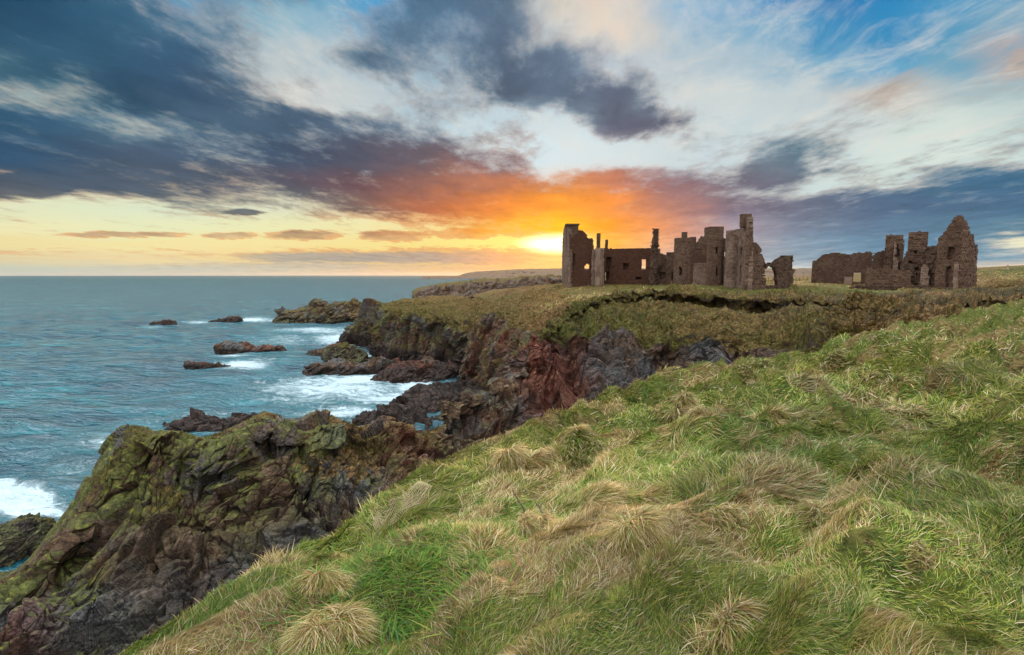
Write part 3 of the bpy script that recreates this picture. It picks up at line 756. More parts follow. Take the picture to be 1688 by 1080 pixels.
# --- castle plateau: a height field through the inland ends of all cliffs
PP = [P(*q) for q in [(760,489,262),(780,493,215),(790,495,200),(800,498,190),(840,498,175),(880,480,166),(890,481,152),(908,483,140),(930,486,128),(958,490,116),(992,491,105),
      (985,493,97),(1025,482,104),(1105,479,109),(1200,481,107),(1300,483,102),(1400,487,94),(1480,495,82),(1570,495,70),(1640,493,60),(1700,488,56),(1800,470,60),
      (862,471,200),(813,475,232),(924,467,190),(780,484,260),(740,490,290),(930,468,155),(1000,468,150),(1080,469,145),(1120,472,128),(1200,475,115),(1262,477,104),(1300,468,125),(1345,467,135),(1440,467,130),
      (1400,474,115),(1540,474,108),(1590,479,101),(1620,476,101),(1640,470,100),(1688,462,100),(1688,452,130),(1688,442,190),(1620,446,190),(1610,462,130),(1500,460,200),(1300,461,220),(1100,462,230),(980,463,240),
      (1300,458,420),(1000,459,420),(1600,443,300),(1900,440,200),(1900,455,100),(1730,478,75),(2100,440,150)]]
PP = np.array(PP)
plat = RBF(PP, 0.2)
NX, NY = 520, 420
uu = np.linspace(-0.16, 1.35, NX); yy = 52 * (430 / 52) ** np.linspace(0, 1, NY)
UU, YY = np.meshgrid(uu, yy, indexing='ij')
PX = UU * YY; PY = YY
def plat_z(x, y):
    p = np.stack([x.ravel(), y.ravel(), 0 * x.ravel()], 1)
    n = (np.abs(fbm(p, 0.25, 4, 83, 0.6) - .5) * 2 - .3) * 0.9 + (0.5 - voro(p / 1.5, 86)[0]) * 0.5
    e = smoothstep(x / y, 0.62, 0.9) * 1.2 + 0.35 + 0.5 * smoothstep(y, 100, 80) + 1.3 * smoothstep(x / y, 0.16, 0.04)
    return plat(x, y) + n.reshape(x.shape) * e * smoothstep(y, 400, 120)
PZ = plat_z(PX, PY)
margin = None
# hold it under the separately built cliffs and the near hill
hz = hill_rbf(PX, PY)
f = grid_faces(NX, NY)
px_, py_ = to_px(np.stack([PX, PY, PZ], -1))
# keep only what lies inland of the cliff tops
inY = np.interp(px_, [700, 760, 800, 840, 905, 930, 955, 985, 1025, 1105, 1200, 1300, 1400, 1480, 1570, 1640, 1700], [290, 255, 184, 172, 148, 126, 113, 92, 98, 103, 101, 96, 86, 68, 50, 43, 40])
ol = np.interp(px_, [640, 700, 760, 813, 862, 924, 960], [508, 500, 490, 475, 472, 468, 440]); yr = np.interp(px_, [700, 813, 924], [200, 215, 190])
PZ = np.where(px_ < 950, np.minimum(PZ, EYE + (-(ol - 453) / 844.0) * PY - np.maximum(PY - yr, 0) * 0.04), PZ)
PZ = PZ - 0.55 * smoothstep(PY - inY, 9, 1)
k = (PY > inY) & (px_ > 700)
k |= (px_ > 1640)
keep = k.ravel()[f].all(1)
keep_plat = keep.copy(); f_plat_n = len(keep)
pn = fbm(np.stack([PX.ravel(), PY.ravel(), 0 * PX.ravel()], 1), 0.06, 4, 91).reshape(PX.shape)
lawn = smoothstep(np.abs(py_ - 479), 9, 3) * smoothstep(px_, 1080, 1180) * smoothstep(px_, 1520, 1440) + smoothstep(px_, 925, 800) * 0.35
drym = np.clip(0.75 + (pn - .5) * 2.0 - lawn * 0.9 - 0.4 * smoothstep(px_, 1600, 1680) * smoothstep(py_, 470, 462), 0, 1)
pl = link_mesh('terrain', np.stack([PX, PY, PZ], -1).reshape(-1, 3), f[keep][:, ::-1], LAND,
               attrs={'zone': np.stack([0 * PX.ravel(), np.ones(PX.size), 0 * PX.ravel()], 1),
                      'grow': np.stack([0 * PX.ravel(), drym.ravel(), 0 * PX.ravel()], 1)})
tag(pl, 'level grass plateau of tan and green turf around the castle', kind='structure')

# --- far land
def farland(name, outline, Y, back, label, foot=None, rough=1.0, turf=0.9, dry=0.5):
    cols = []
    for (x, y) in outline:
        t = P(x, y, Y)
        cols.append([(t[0] * (Y + back) / Y, Y + back, max(t[2] * 0.9, 0.5), 'w'), (t[0] * (Y + back * .4) / Y, Y + back * .4, t[2] - EYE * 0.0, 'w'), (t[0], Y, t[2], 'w'),
                     (t[0], Y - (foot or 20) * .5, t[2] * 0.45, 'w'), (t[0], Y - (foot or 20), -2, 'w')])
    return land(name, cols, 420, 90, label, lambda U, V, G: (Z(U) + .2, Z(U) + turf * smoothstep(V, .62, .45), Z(U)), lambda U, V, G: (Z(U) + .2, Z(U) + dry),
                rock=rough, cell=Y / 70.0, fine=False, seed=int(Y) % 97, wet=2.0)
farland('headland', [(681,492),(684,487),(692,482),(706,478),(725,473),(745,470),(775,466),(800,463),(850,461),(865,457.5),(925,456.5),(1000,457),(1100,457),(1250,457)], 650, 260,
        'low rocky headland across the bay behind the castle cliff', 40, 1.1, 0.55, .35)
farland('hills', [(700,456.3),(752,455.6),(765,452),(780,449),(800,447.5),(830,446),(850,444.5),(870,444),(925,443),(1000,442.5),(1100,443),(1250,443),(1300,444),(1340,443),(1500,445),(1700,444),(1900,443),(2300,445)], 4200, 1800,
        'distant coast fading into the glow under the setting sun', 300, 0.25, 0.5, .5)

# ================================================================== rocks standing in the sea
def rock(name, prof, base_py, depth, label, seed, dome=0.55, cell=None, turf=0.0, red=0.2, ang=0.0, group=None, struct=False, wet=None, nz=1.0):
    """prof: skyline as (px, py) left to right; base_py: waterline nearest the viewer; depth: metres front to back"""
    Y = 30 / -slope(base_py)
    Yc = Y + depth * 0.5
    xs = [P(x, base_py, Yc)[0] for x, y in prof]
    zs = [max(P(x, y, Yc)[2], 0.1) for x, y in prof]
    L = max(xs) - min(xs)
    nu = int(np.clip((prof[-1][0] - prof[0][0]) * 1.6, 70, 420)); nv = int(np.clip(nu * 0.6, 50, 200))
    u = np.linspace(-0.04, 1.04, nu); v = np.linspace(0, 1, nv)
    U, V = np.meshgrid(u, v, indexing='ij')
    X = min(xs) + U * L
    H = np.interp(X, xs, zs)
    # rounded plan: the depth shrinks toward both ends
    plan = np.clip(1 - np.abs(2 * U - 1) ** 2.6, 0.0, 1) ** 0.5 * 0.92 + 0.08
    s = 2 * V - 1
    Yg = Yc + s * depth * 0.5 * plan + np.tan(ang) * (X - np.mean(xs))
    dm = np.clip(1 - np.abs(s) ** 2.4, 0, 1) ** dome
    endz = smoothstep(np.abs(2 * U - 1), 1.08, 0.96)
    Zg = -2.5 + (H + 2.5) * dm * endz
    G = np.stack([X, Yg, Zg], -1)
    n = grid_normals(G); n = np.where(n[..., 2:3].mean() < 0, -n, n)
    cell = cell or max(L, 4) * 0.16
    p = G.reshape(-1, 3)
    q = p + (np.stack([fbm(p, 0.5 / cell, 2, seed + 40 + a_) for a_ in range(3)], 1) - .5) * cell * 0.4
    d = blocks(bed(q, .3, .4, (1.8, 1.4, .7)), cell, seed, 1.2, .15) * .30 * cell + blocks(bed(q, .3, .5, (1.8, 1.4, .7)), cell * .4, seed + 3, 1.2, .2) * .36 * cell * .4 \
        + blocks(bed(q, .3, .5, (1.8, 1.4, .7)), cell * .17, seed + 5, 1.2, .3) * .4 * cell * .17
    G2 = G + n * (d.reshape(U.shape) * nz)[..., None]
    hz = max(zs)
    wz = wet if wet is not None else min(3.0, hz * .55)
    wetb = smoothstep(G2[..., 2], wz + 0.8, wz - 0.5)
    nn = fbm(p, 0.6 / cell * .6, 4, seed + 9).reshape(U.shape)
    tz = turf * smoothstep(G2[..., 2], wz, hz) * smoothstep(nn, .4, .55)
    o = link_mesh(name, G2.reshape(-1, 3), grid_faces(nu, nv), LAND,
                  attrs={'zone': np.stack([(red * smoothstep(nn, .45, .6) + Z(U)).ravel(), tz.ravel(), np.clip(wetb * .9, 0, 1).ravel()], 1),
                         'grow': np.stack([(Z(U) + .6 * (turf > 0)).ravel(), (Z(U) + .2).ravel(), Z(U).ravel()], 1)}, smooth=False)
    if struct: tag(o, label, kind='structure')
    else: tag(o, label, 'sea rock', group)
    return o
rock('sea_rock', [(444,532),(450,524),(462,513),(480,509),(500,505),(518,500),(530,497),(542,500),(556,505),(566,499),(578,496),(590,500),(600,505),(607,514)], 533, 26, 'long rocky islet with green crown off the headland', 5, turf=.6, red=.9, wet=3.5)
rock('sea_rock', [(248,534),(254,530),(264,529),(276,527),(286,529),(292,533)], 537, 9, 'small dark rock farthest to the left in the open sea', 8, wet=3)
rock('sea_rock', [(342,531),(350,528),(362,525),(378,523),(392,521),(399,526)], 532, 9, 'flat dark rock between the leftmost small rock and the islet', 11, wet=3)
rock('sea_rock', [(353,578),(356,569),(366,567),(400,568),(430,571),(450,574),(470,576)], 583, 7, 'long brown slab of rock with a blunt left end', 14, wet=1.2, red=.5)
rock('sea_rock', [(304,602),(307,597),(325,597),(350,599),(366,601),(386,604)], 607, 4, 'low thin reef nearest to the viewer in open water', 17, wet=1.0, red=.4)
rock('sea_rock', [(498,586),(512,581),(530,576),(545,571),(556,568),(566,571),(580,580)], 590, 12, 'reddish sloping rock behind the dark cone shaped rock', 20, red=.6, wet=1.5)
rock('sea_rock', [(533,596),(540,578),(552,571),(566,569),(580,570),(592,577),(602,590),(616,592),(640,594)], 607, 14, 'dark cone shaped rock with mossy top beside the headland', 23, turf=.7, red=0, wet=6)
rock('sea_rock', [(502,612),(506,602),(520,598),(545,597),(570,598),(590,596),(615,592),(640,590)], 622, 12, 'low reddish rock ledge in front of the cone shaped rock', 26, red=.7, wet=2.5)
rock('sea_rock', [(612,626),(622,612),(640,603),(665,598),(700,597),(730,600),(760,606)], 634, 24, 'broad wave cut ledge at the foot of the headland', 29, red=.7, wet=3.5, dome=.8)
rock('sea_rock', [(655,666),(664,652),(684,645),(712,641),(750,642),(790,643),(830,648)], 690, 30, 'big black rounded rock mass below the red cliff', 33, red=.3, wet=6, dome=.5)
rock('sea_rock', [(582,694),(590,684),(612,680),(622,675),(650,677),(676,676),(700,690),(725,705),(760,712)], 716, 14, 'jagged black rocks washed by foam behind the crag', 36, red=.3, wet=5)
rock('sea_rock', [(262,702),(285,695),(310,692),(340,693),(372,690),(405,686),(430,690),(450,694)], 712, 10, 'dark reef showing just behind the crag crest', 39, red=.5, wet=4)
rock('sea_rock', [(-70,900),(-30,880),(0,871),(25,862),(55,857),(72,866),(90,890)], 935, 10, 'mossy rounded rock at the left behind the crag', 42, turf=.5, red=.2, wet=3)

# ================================================================== sea
def sea_material():
    m, t = mat('sea_water')
    co = objc(t)
    fm = attr(t, 'foam').outputs['Fac']
    th = 0.20
    rot = t.new('ShaderNodeMapping'); rot.inputs['Rotation'].default_value = (0, 0, th); t.l.new(co, rot.inputs[0])
    r = rot.outputs[0]
    s1 = t.vm('MULTIPLY', r, (0.33, 1.0, 1.0))
    w1 = t.noise(s1, 0.20, 6, 0.62, 0.5)
    w2 = t.noise(s1, 0.75, 5, 0.65, 0.4)
    w3 = t.noise(s1, 0.035, 4, 0.6, 0.6)
    hh = t.math('ADD', t.math('MULTIPLY', w1, 2.4), t.math('MULTIPLY', w2, 0.85))
    deep = t.mix(t.mr(w3, 0.35, 0.65), rgb(0, 76, 88), rgb(0, 104, 110))
    deep = t.mix(t.mr(w1, 0.38, 0.68), deep, rgb(0, 44, 58))
    n1 = t.noise(t.vm('MULTIPLY', r, (0.5, 1.0, 1.0)), 0.45, 10, 0.78, 1.0)
    n2 = t.noise(t.vm('MULTIPLY', r, (0.3, 1.0, 1.0)), 0.07, 4, 0.6, 0.8)
    lace = t.math('ABSOLUTE', t.math('SUBTRACT', t.noise(t.vm('MULTIPLY', r, (0.6, 1.0, 1.0)), 0.22, 6, 0.66, 1.6), 0.5))
    fr = t.math('ADD', t.math('MULTIPLY', fm, 0.58), t.math('ADD', t.math('MULTIPLY', n1, 0.80), t.math('MULTIPLY', n2, 0.30)))
    fr = t.math('ADD', fr, t.mr(lace, 0.0, 0.05, 0.09, 0.0))
    foam = t.mr(fr, 0.80, 0.99)
    milky = t.mr(fm, 0.15, 1.0, 0.0, 0.5)
    col = t.mix(milky, deep, rgb(100, 178, 182))
    col = t.mix(foam, col, rgb(196, 212, 214))
    nb = bump(t, t.math('ADD', hh, t.math('MULTIPLY', foam, 0.3)), 1.0, 1.3)
    df = t.new('ShaderNodeBsdfDiffuse'); t.put(df.inputs[0], col); t.l.new(nb, df.inputs['Normal'])
    gl = t.new('ShaderNodeBsdfGlossy'); gl.inputs['Roughness'].default_value = 0.10; t.l.new(nb, gl.inputs['Normal'])
    fz = t.new('ShaderNodeFresnel'); fz.inputs[0].default_value = 1.33; t.l.new(nb, fz.inputs['Normal'])
    k = t.math('MULTIPLY', t.math('MINIMUM', fz.outputs[0], 0.25), t.math('SUBTRACT', 1.0, foam))
    ms = t.new('ShaderNodeMixShader'); t.l.new(k, ms.inputs[0]); t.l.new(df.outputs[0], ms.inputs[1]); t.l.new(gl.outputs[0], ms.inputs[2])
    out = [n for n in t.n if n.type == 'OUTPUT_MATERIAL'][0]
    t.l.new(ms.outputs[0], out.inputs[0])
    return m
SEA = sea_material()
NA, NS = 900, 760
az = np.linspace(radians(-64), radians(64), NA)
sr = np.concatenate([np.linspace(30, 200, 430, endpoint=False), 200 * (19000 / 200) ** np.linspace(0, 1, NS - 430)])
A2, S2 = np.meshgrid(az, sr, indexing='ij')
SX = S2 * np.sin(A2); SY = S2 * np.cos(A2)
pp = np.stack([SX.ravel(), SY.ravel(), 0 * SX.ravel()], 1)
th = 0.25
q = np.stack([(pp[:, 0] * cos(th) + pp[:, 1] * sin(th)) * 0.4, -pp[:, 0] * sin(th) + pp[:, 1] * cos(th), pp[:, 2]], 1)
def ridged(q, s, k): return 1 - np.abs(2 * fbm(q, s, 3, k) - 1)
wz = (ridged(q, 0.085, 3) - .75) * 2.6 * smoothstep(S2.ravel(), 900, 200) + (ridged(q, 0.32, 7) - .75) * 0.5 * smoothstep(S2.ravel(), 260, 120)
SZ = wz.reshape(SX.shape)
def seapt(px, py):
    Y = 30 / -slope(py); return P(px, py, Y)[:2]
foamv = np.zeros(SX.shape)
for (fx, fy, hw, hh, a) in [(30,825,90,34,1.0),(0,800,40,22,.9),(60,850,80,14,.9),(180,728,110,32,.55),(120,770,90,30,.45),(560,640,190,36,.75),(640,655,130,20,.8),(690,640,70,14,.9),(560,560,60,14,.8),(600,590,60,10,.8),(400,603,60,8,.9),(430,596,60,8,.5),
                            (470,560,90,14,.5),(420,527,40,5,.8),(330,531,40,4,.6),(530,545,110,6,.7),(460,528,30,4,.8),(380,587,50,5,.6),(500,630,80,14,.7),(590,628,70,10,.9),(690,634,60,8,.8),(560,680,120,18,.8),(300,640,180,26,.25),(630,700,60,14,1.),(660,690,40,14,1.),(250,540,30,4,.5),
                            (330,680,90,12,.5),(240,690,60,12,.45),(760,600,30,12,.5),(680,495,20,4,.9)]:
    c = seapt(fx, fy); e = seapt(fx, fy - hh); b = seapt(fx, fy + hh)
    hy = max((e[1] - b[1]) / 2, 2); hx = hw / 844 * c[1]
    g = np.exp(-(((SX - c[0] - (SY - c[1]) * c[0] / c[1]) / hx) ** 2 + ((SY - c[1]) / hy) ** 2))
    foamv = np.maximum(foamv, a * g)
f = grid_faces(NA, NS)
sea = link_mesh('sea', np.stack([SX, SY, SZ], -1).reshape(-1, 3), f[:, ::-1], SEA, attrs={'foam': foamv.ravel()})
tag(sea, 'teal wind ruffled sea with white foam along the rocks', kind='structure')

# ================================================================== masonry
def stone_material(name, tone=(126, 98, 80), dark=(78, 56, 48), mortar=(86, 72, 62), bw=0.75, bh=0.34, lich=0.25):
    m, t = mat(name)
    uv = t.new('ShaderNodeTexCoord'); u = uv.outputs['UV']; co = uv.outputs['Object']
    wob = t.vm('ADD', u, t.vm('MULTIPLY', t.vm('SUBTRACT', t.noise(u, 1.4, 3, out=1), (.5, .5, .5)), (0.22, 0.14, 0)))
    br = t.new('ShaderNodeTexBrick'); t.l.new(wob, br.inputs['Vector'])
    br.offset = 0.5; br.squash = 1.0
    br.inputs['Scale'].default_value = 1.0; br.inputs['Brick Width'].default_value = bw; br.inputs['Row Height'].default_value = bh
    br.inputs['Mortar Size'].default_value = 0.035; br.inputs['Mortar Smooth'].default_value = 0.4; br.inputs['Bias'].default_value = 0.0
    br.inputs['Color1'].default_value = (1, 1, 1, 1); br.inputs['Color2'].default_value = (0, 0, 0, 1); br.inputs['Mortar'].default_value = (.5, .5, .5, 1)
    n1 = t.noise(co, 0.35, 5, 0.65); n2 = t.noise(co, 2.6, 5, 0.65)
    T = rgb(*tone); D = rgb(*dark)
    per = t.mix(br.outputs['Color'], D, T)
    col = t.mix(t.mr(n2, 0.35, 0.65, 0.0, 0.6), per, rgb(*[min(255, int(c * 1.22)) for c in tone]))
    col = t.mix(t.mr(n1, 0.42, 0.62, 0.0, 0.55), col, rgb(82, 56, 44))
    col = t.mix(t.math('MULTIPLY', br.outputs['Fac'], 0.7), col, rgb(*mortar))
    col = t.mix(t.mr(t.noise(co, 0.8, 6, 0.7, 0.6), 0.56, 0.68, 0, lich), col, rgb(112, 112, 66))
    t.put(t.b.inputs['Base Color'], col)
    t.b.inputs['Roughness'].default_value = 0.92; t.b.inputs['Specular IOR Level'].default_value = 0.12
    h = t.math('ADD', t.math('MULTIPLY', br.outputs['Fac'], -1.0), t.math('MULTIPLY', n2, 1.2))
    t.put(t.b.inputs['Normal'], bump(t, h, 0.8, 0.10))
    return m
STONE = stone_material('red_granite_masonry', (114, 88, 70), (54, 38, 31), (48, 36, 31))
STONE_P = stone_material('pale_granite_masonry', (142, 116, 98), (84, 64, 54), (74, 58, 50))
RUBBLE = stone_material('rubble_masonry', (104, 80, 64), (42, 30, 26), (30, 22, 20), 0.55, 0.3, 0.4)
DARKST = stone_material('backlit_shade_masonry', (90, 58, 42), (44, 27, 20), (38, 25, 19), 0.7, 0.32, 0.15)  # west block stone darkened as backlit, shade put into the colour
HARL = stone_material('weathered_lime_render', (140, 114, 96), (112, 88, 74), (122, 98, 82), 2.2, 1.4, 0.3)

def in_poly(px, py, poly):
    r = np.zeros(px.shape, bool); n = len(poly)
    for i in range(n):
        x0, y0 = poly[i]; x1, y1 = poly[(i + 1) % n]
        c = (y0 > py) != (y1 > py)
        with np.errstate(divide='ignore', invalid='ignore'):
            xi = (x1 - x0) * (py - y0) / (y1 - y0) + x0
        r ^= c & (px < xi)
    return r
def cellwall(name, pos, nrm, closed, zb, zt, inside, thick, cell, material, parent, seed=0, jit=0.06, relief=0.05):
    """masonry built stone by stone: pos(s)/nrm(s) arrays give the plan line; inside(X,Y,Z,frontness) -> depth to the face of each
    stone (0 flush, >0 set back, -1 no stone)"""
    ns = len(pos) if closed else len(pos) - 1
    nz = max(2, int(round((zt - zb) / cell)))
    zs = np.linspace(zb, zt, nz + 1)
    npos = np.concatenate([pos, pos[:1]]) if closed else pos
    nnr = np.concatenate([nrm, nrm[:1]]) if closed else nrm
    mid = (npos[:-1] + npos[1:]) / 2; mn = (nnr[:-1] + nnr[1:]) / 2
    zm = (zs[:-1] + zs[1:]) / 2
    X = np.repeat(mid[:, 0:1], nz, 1); Y = np.repeat(mid[:, 1:2], nz, 1); Zm = np.repeat(zm[None], ns, 0)
    fr = -(mn[:, 0] * mid[:, 0] + mn[:, 1] * mid[:, 1])
    dep = inside(X, Y, Zm, np.repeat((fr > 0)[:, None], nz, 1))
    dep = np.minimum(dep, thick * 0.85)
    # each stone block stands a touch proud or back
    rng = np.random.RandomState(seed + 5)
    rel = (rng.rand(ns // 3 + 2, nz // 2 + 2) - .5) * 2 * relief
    ii = (np.arange(ns)[:, None] + (np.arange(nz)[None] // 2 % 2)) // 3; jj = (np.arange(nz)[None] // 2) + 0 * ii
    rel = rel[ii, jj]
    jx = (rng.rand(ns + 1, nz + 1) - .5) * 2 * jit; jz = (rng.rand(ns + 1, nz + 1) - .5) * 2 * jit
    if closed: jx[-1] = jx[0]; jz[-1] = jz[0]
    sl = np.concatenate([[0], np.cumsum(np.linalg.norm(np.diff(npos, axis=0), axis=1))])
    tdir = np.stack([-nnr[:, 1], nnr[:, 0]], 1)
    co = []; faces = []; uvs = []; cache = {}
    def V(i, j, d):
        if closed: i2 = i % ns
        else: i2 = i
        key = (i2, j, round(d, 3))
        if key in cache: return cache[key]
        p = npos[i2] - nnr[i2] * d + tdir[i2] * jx[i2, j]
        co.append((p[0], p[1], zs[j] + jz[i2, j])); cache[key] = len(co) - 1
        return cache[key]
    def quad(a, b, c, d, uq): faces.append((a, b, c, d)); uvs.extend(uq)
    solid = dep >= 0
    for i in range(ns):
        for j in range(nz):
            if not solid[i, j]: continue
            d = float(dep[i, j] - rel[i, j]); u0, u1 = sl[i], sl[i + 1]; z0, z1 = zs[j], zs[j + 1]
            quad(V(i, j, d), V(i + 1, j, d), V(i + 1, j + 1, d), V(i, j + 1, d), [(u0, z0), (u1, z0), (u1, z1), (u0, z1)])
            quad(V(i, j, thick), V(i, j + 1, thick), V(i + 1, j + 1, thick), V(i + 1, j, thick), [(u0, z0), (u0, z1), (u1, z1), (u1, z0)])
            for (di, dj, e0, e1) in ((-1, 0, (i, j + 1), (i, j)), (1, 0, (i + 1, j), (i + 1, j + 1)), (0, -1, (i, j), (i + 1, j)), (0, 1, (i + 1, j + 1), (i, j + 1))):
                a, b = i + di, j + dj
                if closed: a %= ns
                nd = thick
                if 0 <= a < ns and 0 <= b < nz and solid[a, b]: nd = float(dep[a, b] - rel[a, b])
                if nd > d + 1e-4:
                    w_ = nd - d
                    quad(V(*e0, nd), V(*e1, nd), V(*e1, d), V(*e0, d), [(u0, z0), (u0 + cell, z0), (u0 + cell, z0 + w_), (u0, z0 + w_)])
    if not faces: return None
    return link_mesh(name, co, np.array(faces), material, parent, smooth=False, uv=uvs)
def edge_noise(n, seed, a):
    r = np.random.RandomState(seed); return (r.rand(n) - .5) * 2 * a
def wall(name, p0, p1, poly, parent, material=None, thick=1.0, cell=0.26, blind=(), holes=(), proud=(), zb=None, seed=1, rough=1.0, relief=0.05):
    """p0, p1: (px, Y) of both ends of the face; poly: outline in photograph pixels; blind/holes: pixel rectangles or polygons"""
    a = np.array([P(p0[0], 470, p0[1])[0], p0[1]]); b = np.array([P(p1[0], 470, p1[1])[0], p1[1]])
    L = np.linalg.norm(b - a); n = max(2, int(round(L / cell)))
    t = np.linspace(0, 1, n + 1)[:, None]
    pos = a + (b - a) * t
    nn = np.array([(b - a)[1], -(b - a)[0]]) / L
    if nn @ ((a + b) / 2) > 0: nn = -nn
    nrm = np.repeat(nn[None], n + 1, 0)
    Ym = (p0[1] + p1[1]) / 2
    zt = max(P(x, y, max(p0[1], p1[1]))[2] for x, y in poly) + 0.5
    zb = (EYE - 5.5) if zb is None else zb
    rs = np.random.RandomState(seed)
    def rect(r): return r if len(r) > 2 and isinstance(r[0], tuple) else [(r[0], r[1]), (r[2], r[1]), (r[2], r[3]), (r[0], r[3])]
    bot = max(y for x, y in poly)
    poly2 = [(x, y + (60 if y > bot - 6 else 0)) for x, y in poly]
    def inside(X, Y, Zm, fr):
        px, py = to_px(np.stack([X, Y, Zm], -1))
        # ragged wallhead: shift the test by coarse stone noise
        nx = rs.rand(*X.shape) - .5; ny = rs.rand(*X.shape) - .5
        k = in_poly(px + nx * 1.3 * rough, py + ny * 1.3 * rough, poly2)
        d = np.where(k, 0.0, -1.0)
        for h in blind:
            d = np.where((d >= 0) & in_poly(px, py, rect(h)), 1.2, d)
        for h in proud:
            d = np.where((d >= 0) & in_poly(px, py, rect(h[:4] if not isinstance(h[0], tuple) else h)), -0.0, d)
        for h in holes:
            d = np.where(in_poly(px, py, rect(h)), -1.0, d)
        return d
    # keep the face's left and right the same way round
    return cellwall(name, pos, nrm, False, zb, zt, inside, thick, cell, material or STONE, parent, seed, relief=relief)
def tower(name, px0, px1, Y, top, parent, material=None, cell=0.26, blind=(), thick=1.4, seed=1, rag=0.4, zb=None, full=True):
    """round tower whose near face spans px0..px1 at distance Y (to its axis)"""
    c = np.array([P((px0 + px1) / 2, 440, Y)[0], Y]); r = (px1 - px0) / 2 / 844 * Y * 0.995
    n = int(2 * pi * r / cell)
    a = np.linspace(0, 2 * pi, n, endpoint=False)
    nrm = np.stack([np.sin(a), -np.cos(a)], 1)
    pos = c + nrm * r
    zt = P((px0 + px1) / 2, top, Y)[2] + rag
    zb = (EYE - 5.5) if zb is None else zb
    rs = np.random.RandomState(seed)
    def inside(X, Y_, Zm, fr):
        px, py = to_px(np.stack([X, Y_, Zm], -1))
        th = zt - rag * (0.5 + 1.2 * fbm(np.stack([X[:, 0], Y_[:, 0], 0 * X[:, 0]], 1), 0.7, 2, seed))[:, None]
        d = np.where(Zm < th, 0.0, -1.0)
        for h in blind:
            d = np.where((d >= 0) & fr & (px > h[0]) & (px < h[2]) & (py > h[1]) & (py < h[3]), 1.1, d)
        return d
    return cellwall(name, pos, nrm, True, zb, zt, inside, thick, cell, material or STONE, parent, seed, jit=0.04, relief=0.035)
def box(name, px0, px1, Y, pt, pb, depth, parent, material=None, cell=0.28, seed=1, cap=None, zb=None):
    """square stack (chimney, turret) seen square on: front face spans px0..px1"""
    x0 = P(px0, 420, Y)[0]; x1 = P(px1, 420, Y)[0]
    L = [(x0, Y), (x1, Y), (x1, Y + depth), (x0, Y + depth)]
    pos = []; nrm = []
    NN = [(0, -1), (1, 0), (0, 1), (-1, 0)]
    for k in range(4):
        a = np.array(L[k]); b = np.array(L[(k + 1) % 4]); n = max(1, int(round(np.linalg.norm(b - a) / cell)))
        for j in range(n):
            pos.append(a + (b - a) * j / n)
            if j == 0:
                q = np.array(NN[k]) + np.array(NN[k - 1]); nrm.append(q.astype(float))
            else: nrm.append(np.array(NN[k], float))
    pos = np.array(pos); nrm = np.array(nrm)
    zt = P((px0 + px1) / 2, pt, Y)[2]; z0 = P((px0 + px1) / 2, pb, Y)[2] if zb is None else zb
    w_ = min(x1 - x0, depth)
    o = cellwall(name, pos, nrm, True, z0, zt, lambda X, Y_, Zm, fr: 0 * X, w_ * 0.42, cell, material or STONE, parent, seed, jit=0.03, relief=0.03)
    if cap:
        g = cap; me = []
        zc0, zc1 = zt - 0.02, zt + 0.4
        co = [(x0 - g, Y - g, zc0), (x1 + g, Y - g, zc0), (x1 + g, Y + depth + g, zc0), (x0 - g, Y + depth + g, zc0),
              (x0 - g, Y - g, zc1), (x1 + g, Y - g, zc1), (x1 + g, Y + depth + g, zc1), (x0 - g, Y + depth + g, zc1)]
        link_mesh('coping', co, np.array([(0, 1, 5, 4), (1, 2, 6, 5), (2, 3, 7, 6), (3, 0, 4, 7), (4, 5, 6, 7), (3, 2, 1, 0)]), material or STONE, o, smooth=False, uv=[(0, 0), (3, 0), (3, .4), (0, .4)] * 6)
    return o
def root(name, px, Y, label, cat, group=None):
    e = bpy.data.objects.new(name, None); C.objects.link(e)
    e.empty_display_size = 1.0
    tag(e, label, cat, group)
    return e

# ------------------------------------------------------------------ the main castle ruin
K = root('castle_ruin', 1100, 130, 'large roofless castle ruin with round towers left of the arch, sun behind its left end', 'castle')
# west block
wall('side_wall', (926, 161), (938, 148), [(926,468),(926,393),(928,391),(929,378),(931,373),(932,378),(934,372),(938,388),(938,468)], K, STONE_P, seed=3)
t1 = box('turret', 934, 953, 152, 371, 400, 3.2, K, STONE, cap=0.3, seed=4)
wall('gable_wall', (938, 148), (978, 147), [(938,470),(938,397),(944,390),(951,384),(953,380),(957,378.5),(961,380),(965,384),(968,388),(969,392),(976,393),(978,394),(978,470)], K, DARKST,
     holes=[[(964,444.5),(964,438),(966,435.5),(969,435.5),(971,438),(971,444.5)]], blind=[(945,418,947,436)], seed=5)
wall('wall', (941, 147.4), (975, 146.4), [(941,470),(941,446),(975,445),(975,470)], K, DARKST, thick=0.5, seed=6)
wall('buttress', (974.5, 146), (979, 145.5), [(974.5,470),(974.5,411),(979,411),(979,470)], K, STONE_P, seed=7, relief=.2, thick=1.2)
wall('buttress', (936.5, 147), (941, 146.5), [(936.5,470),(937,412),(940,411),(941,470)], K, STONE_P, seed=8, relief=.2, thick=1.2)
wall('wall', (978, 146), (992, 144), [(978,470),(978,412),(983,409),(992,411),(992,470)], K, HARL, seed=9)
wall('buttress', (988.5, 143.6), (993, 143.3), [(988.5,470),(988.5,412),(993,410),(993,470)], K, STONE_P, seed=10, relief=.2, thick=1.2)
box('chimney', 984, 989.5, 152, 384.5, 412, 1.2, K, RUBBLE, seed=11)
box('chimney', 998, 1002, 153, 395, 412, 1.0, K, RUBBLE, seed=12)
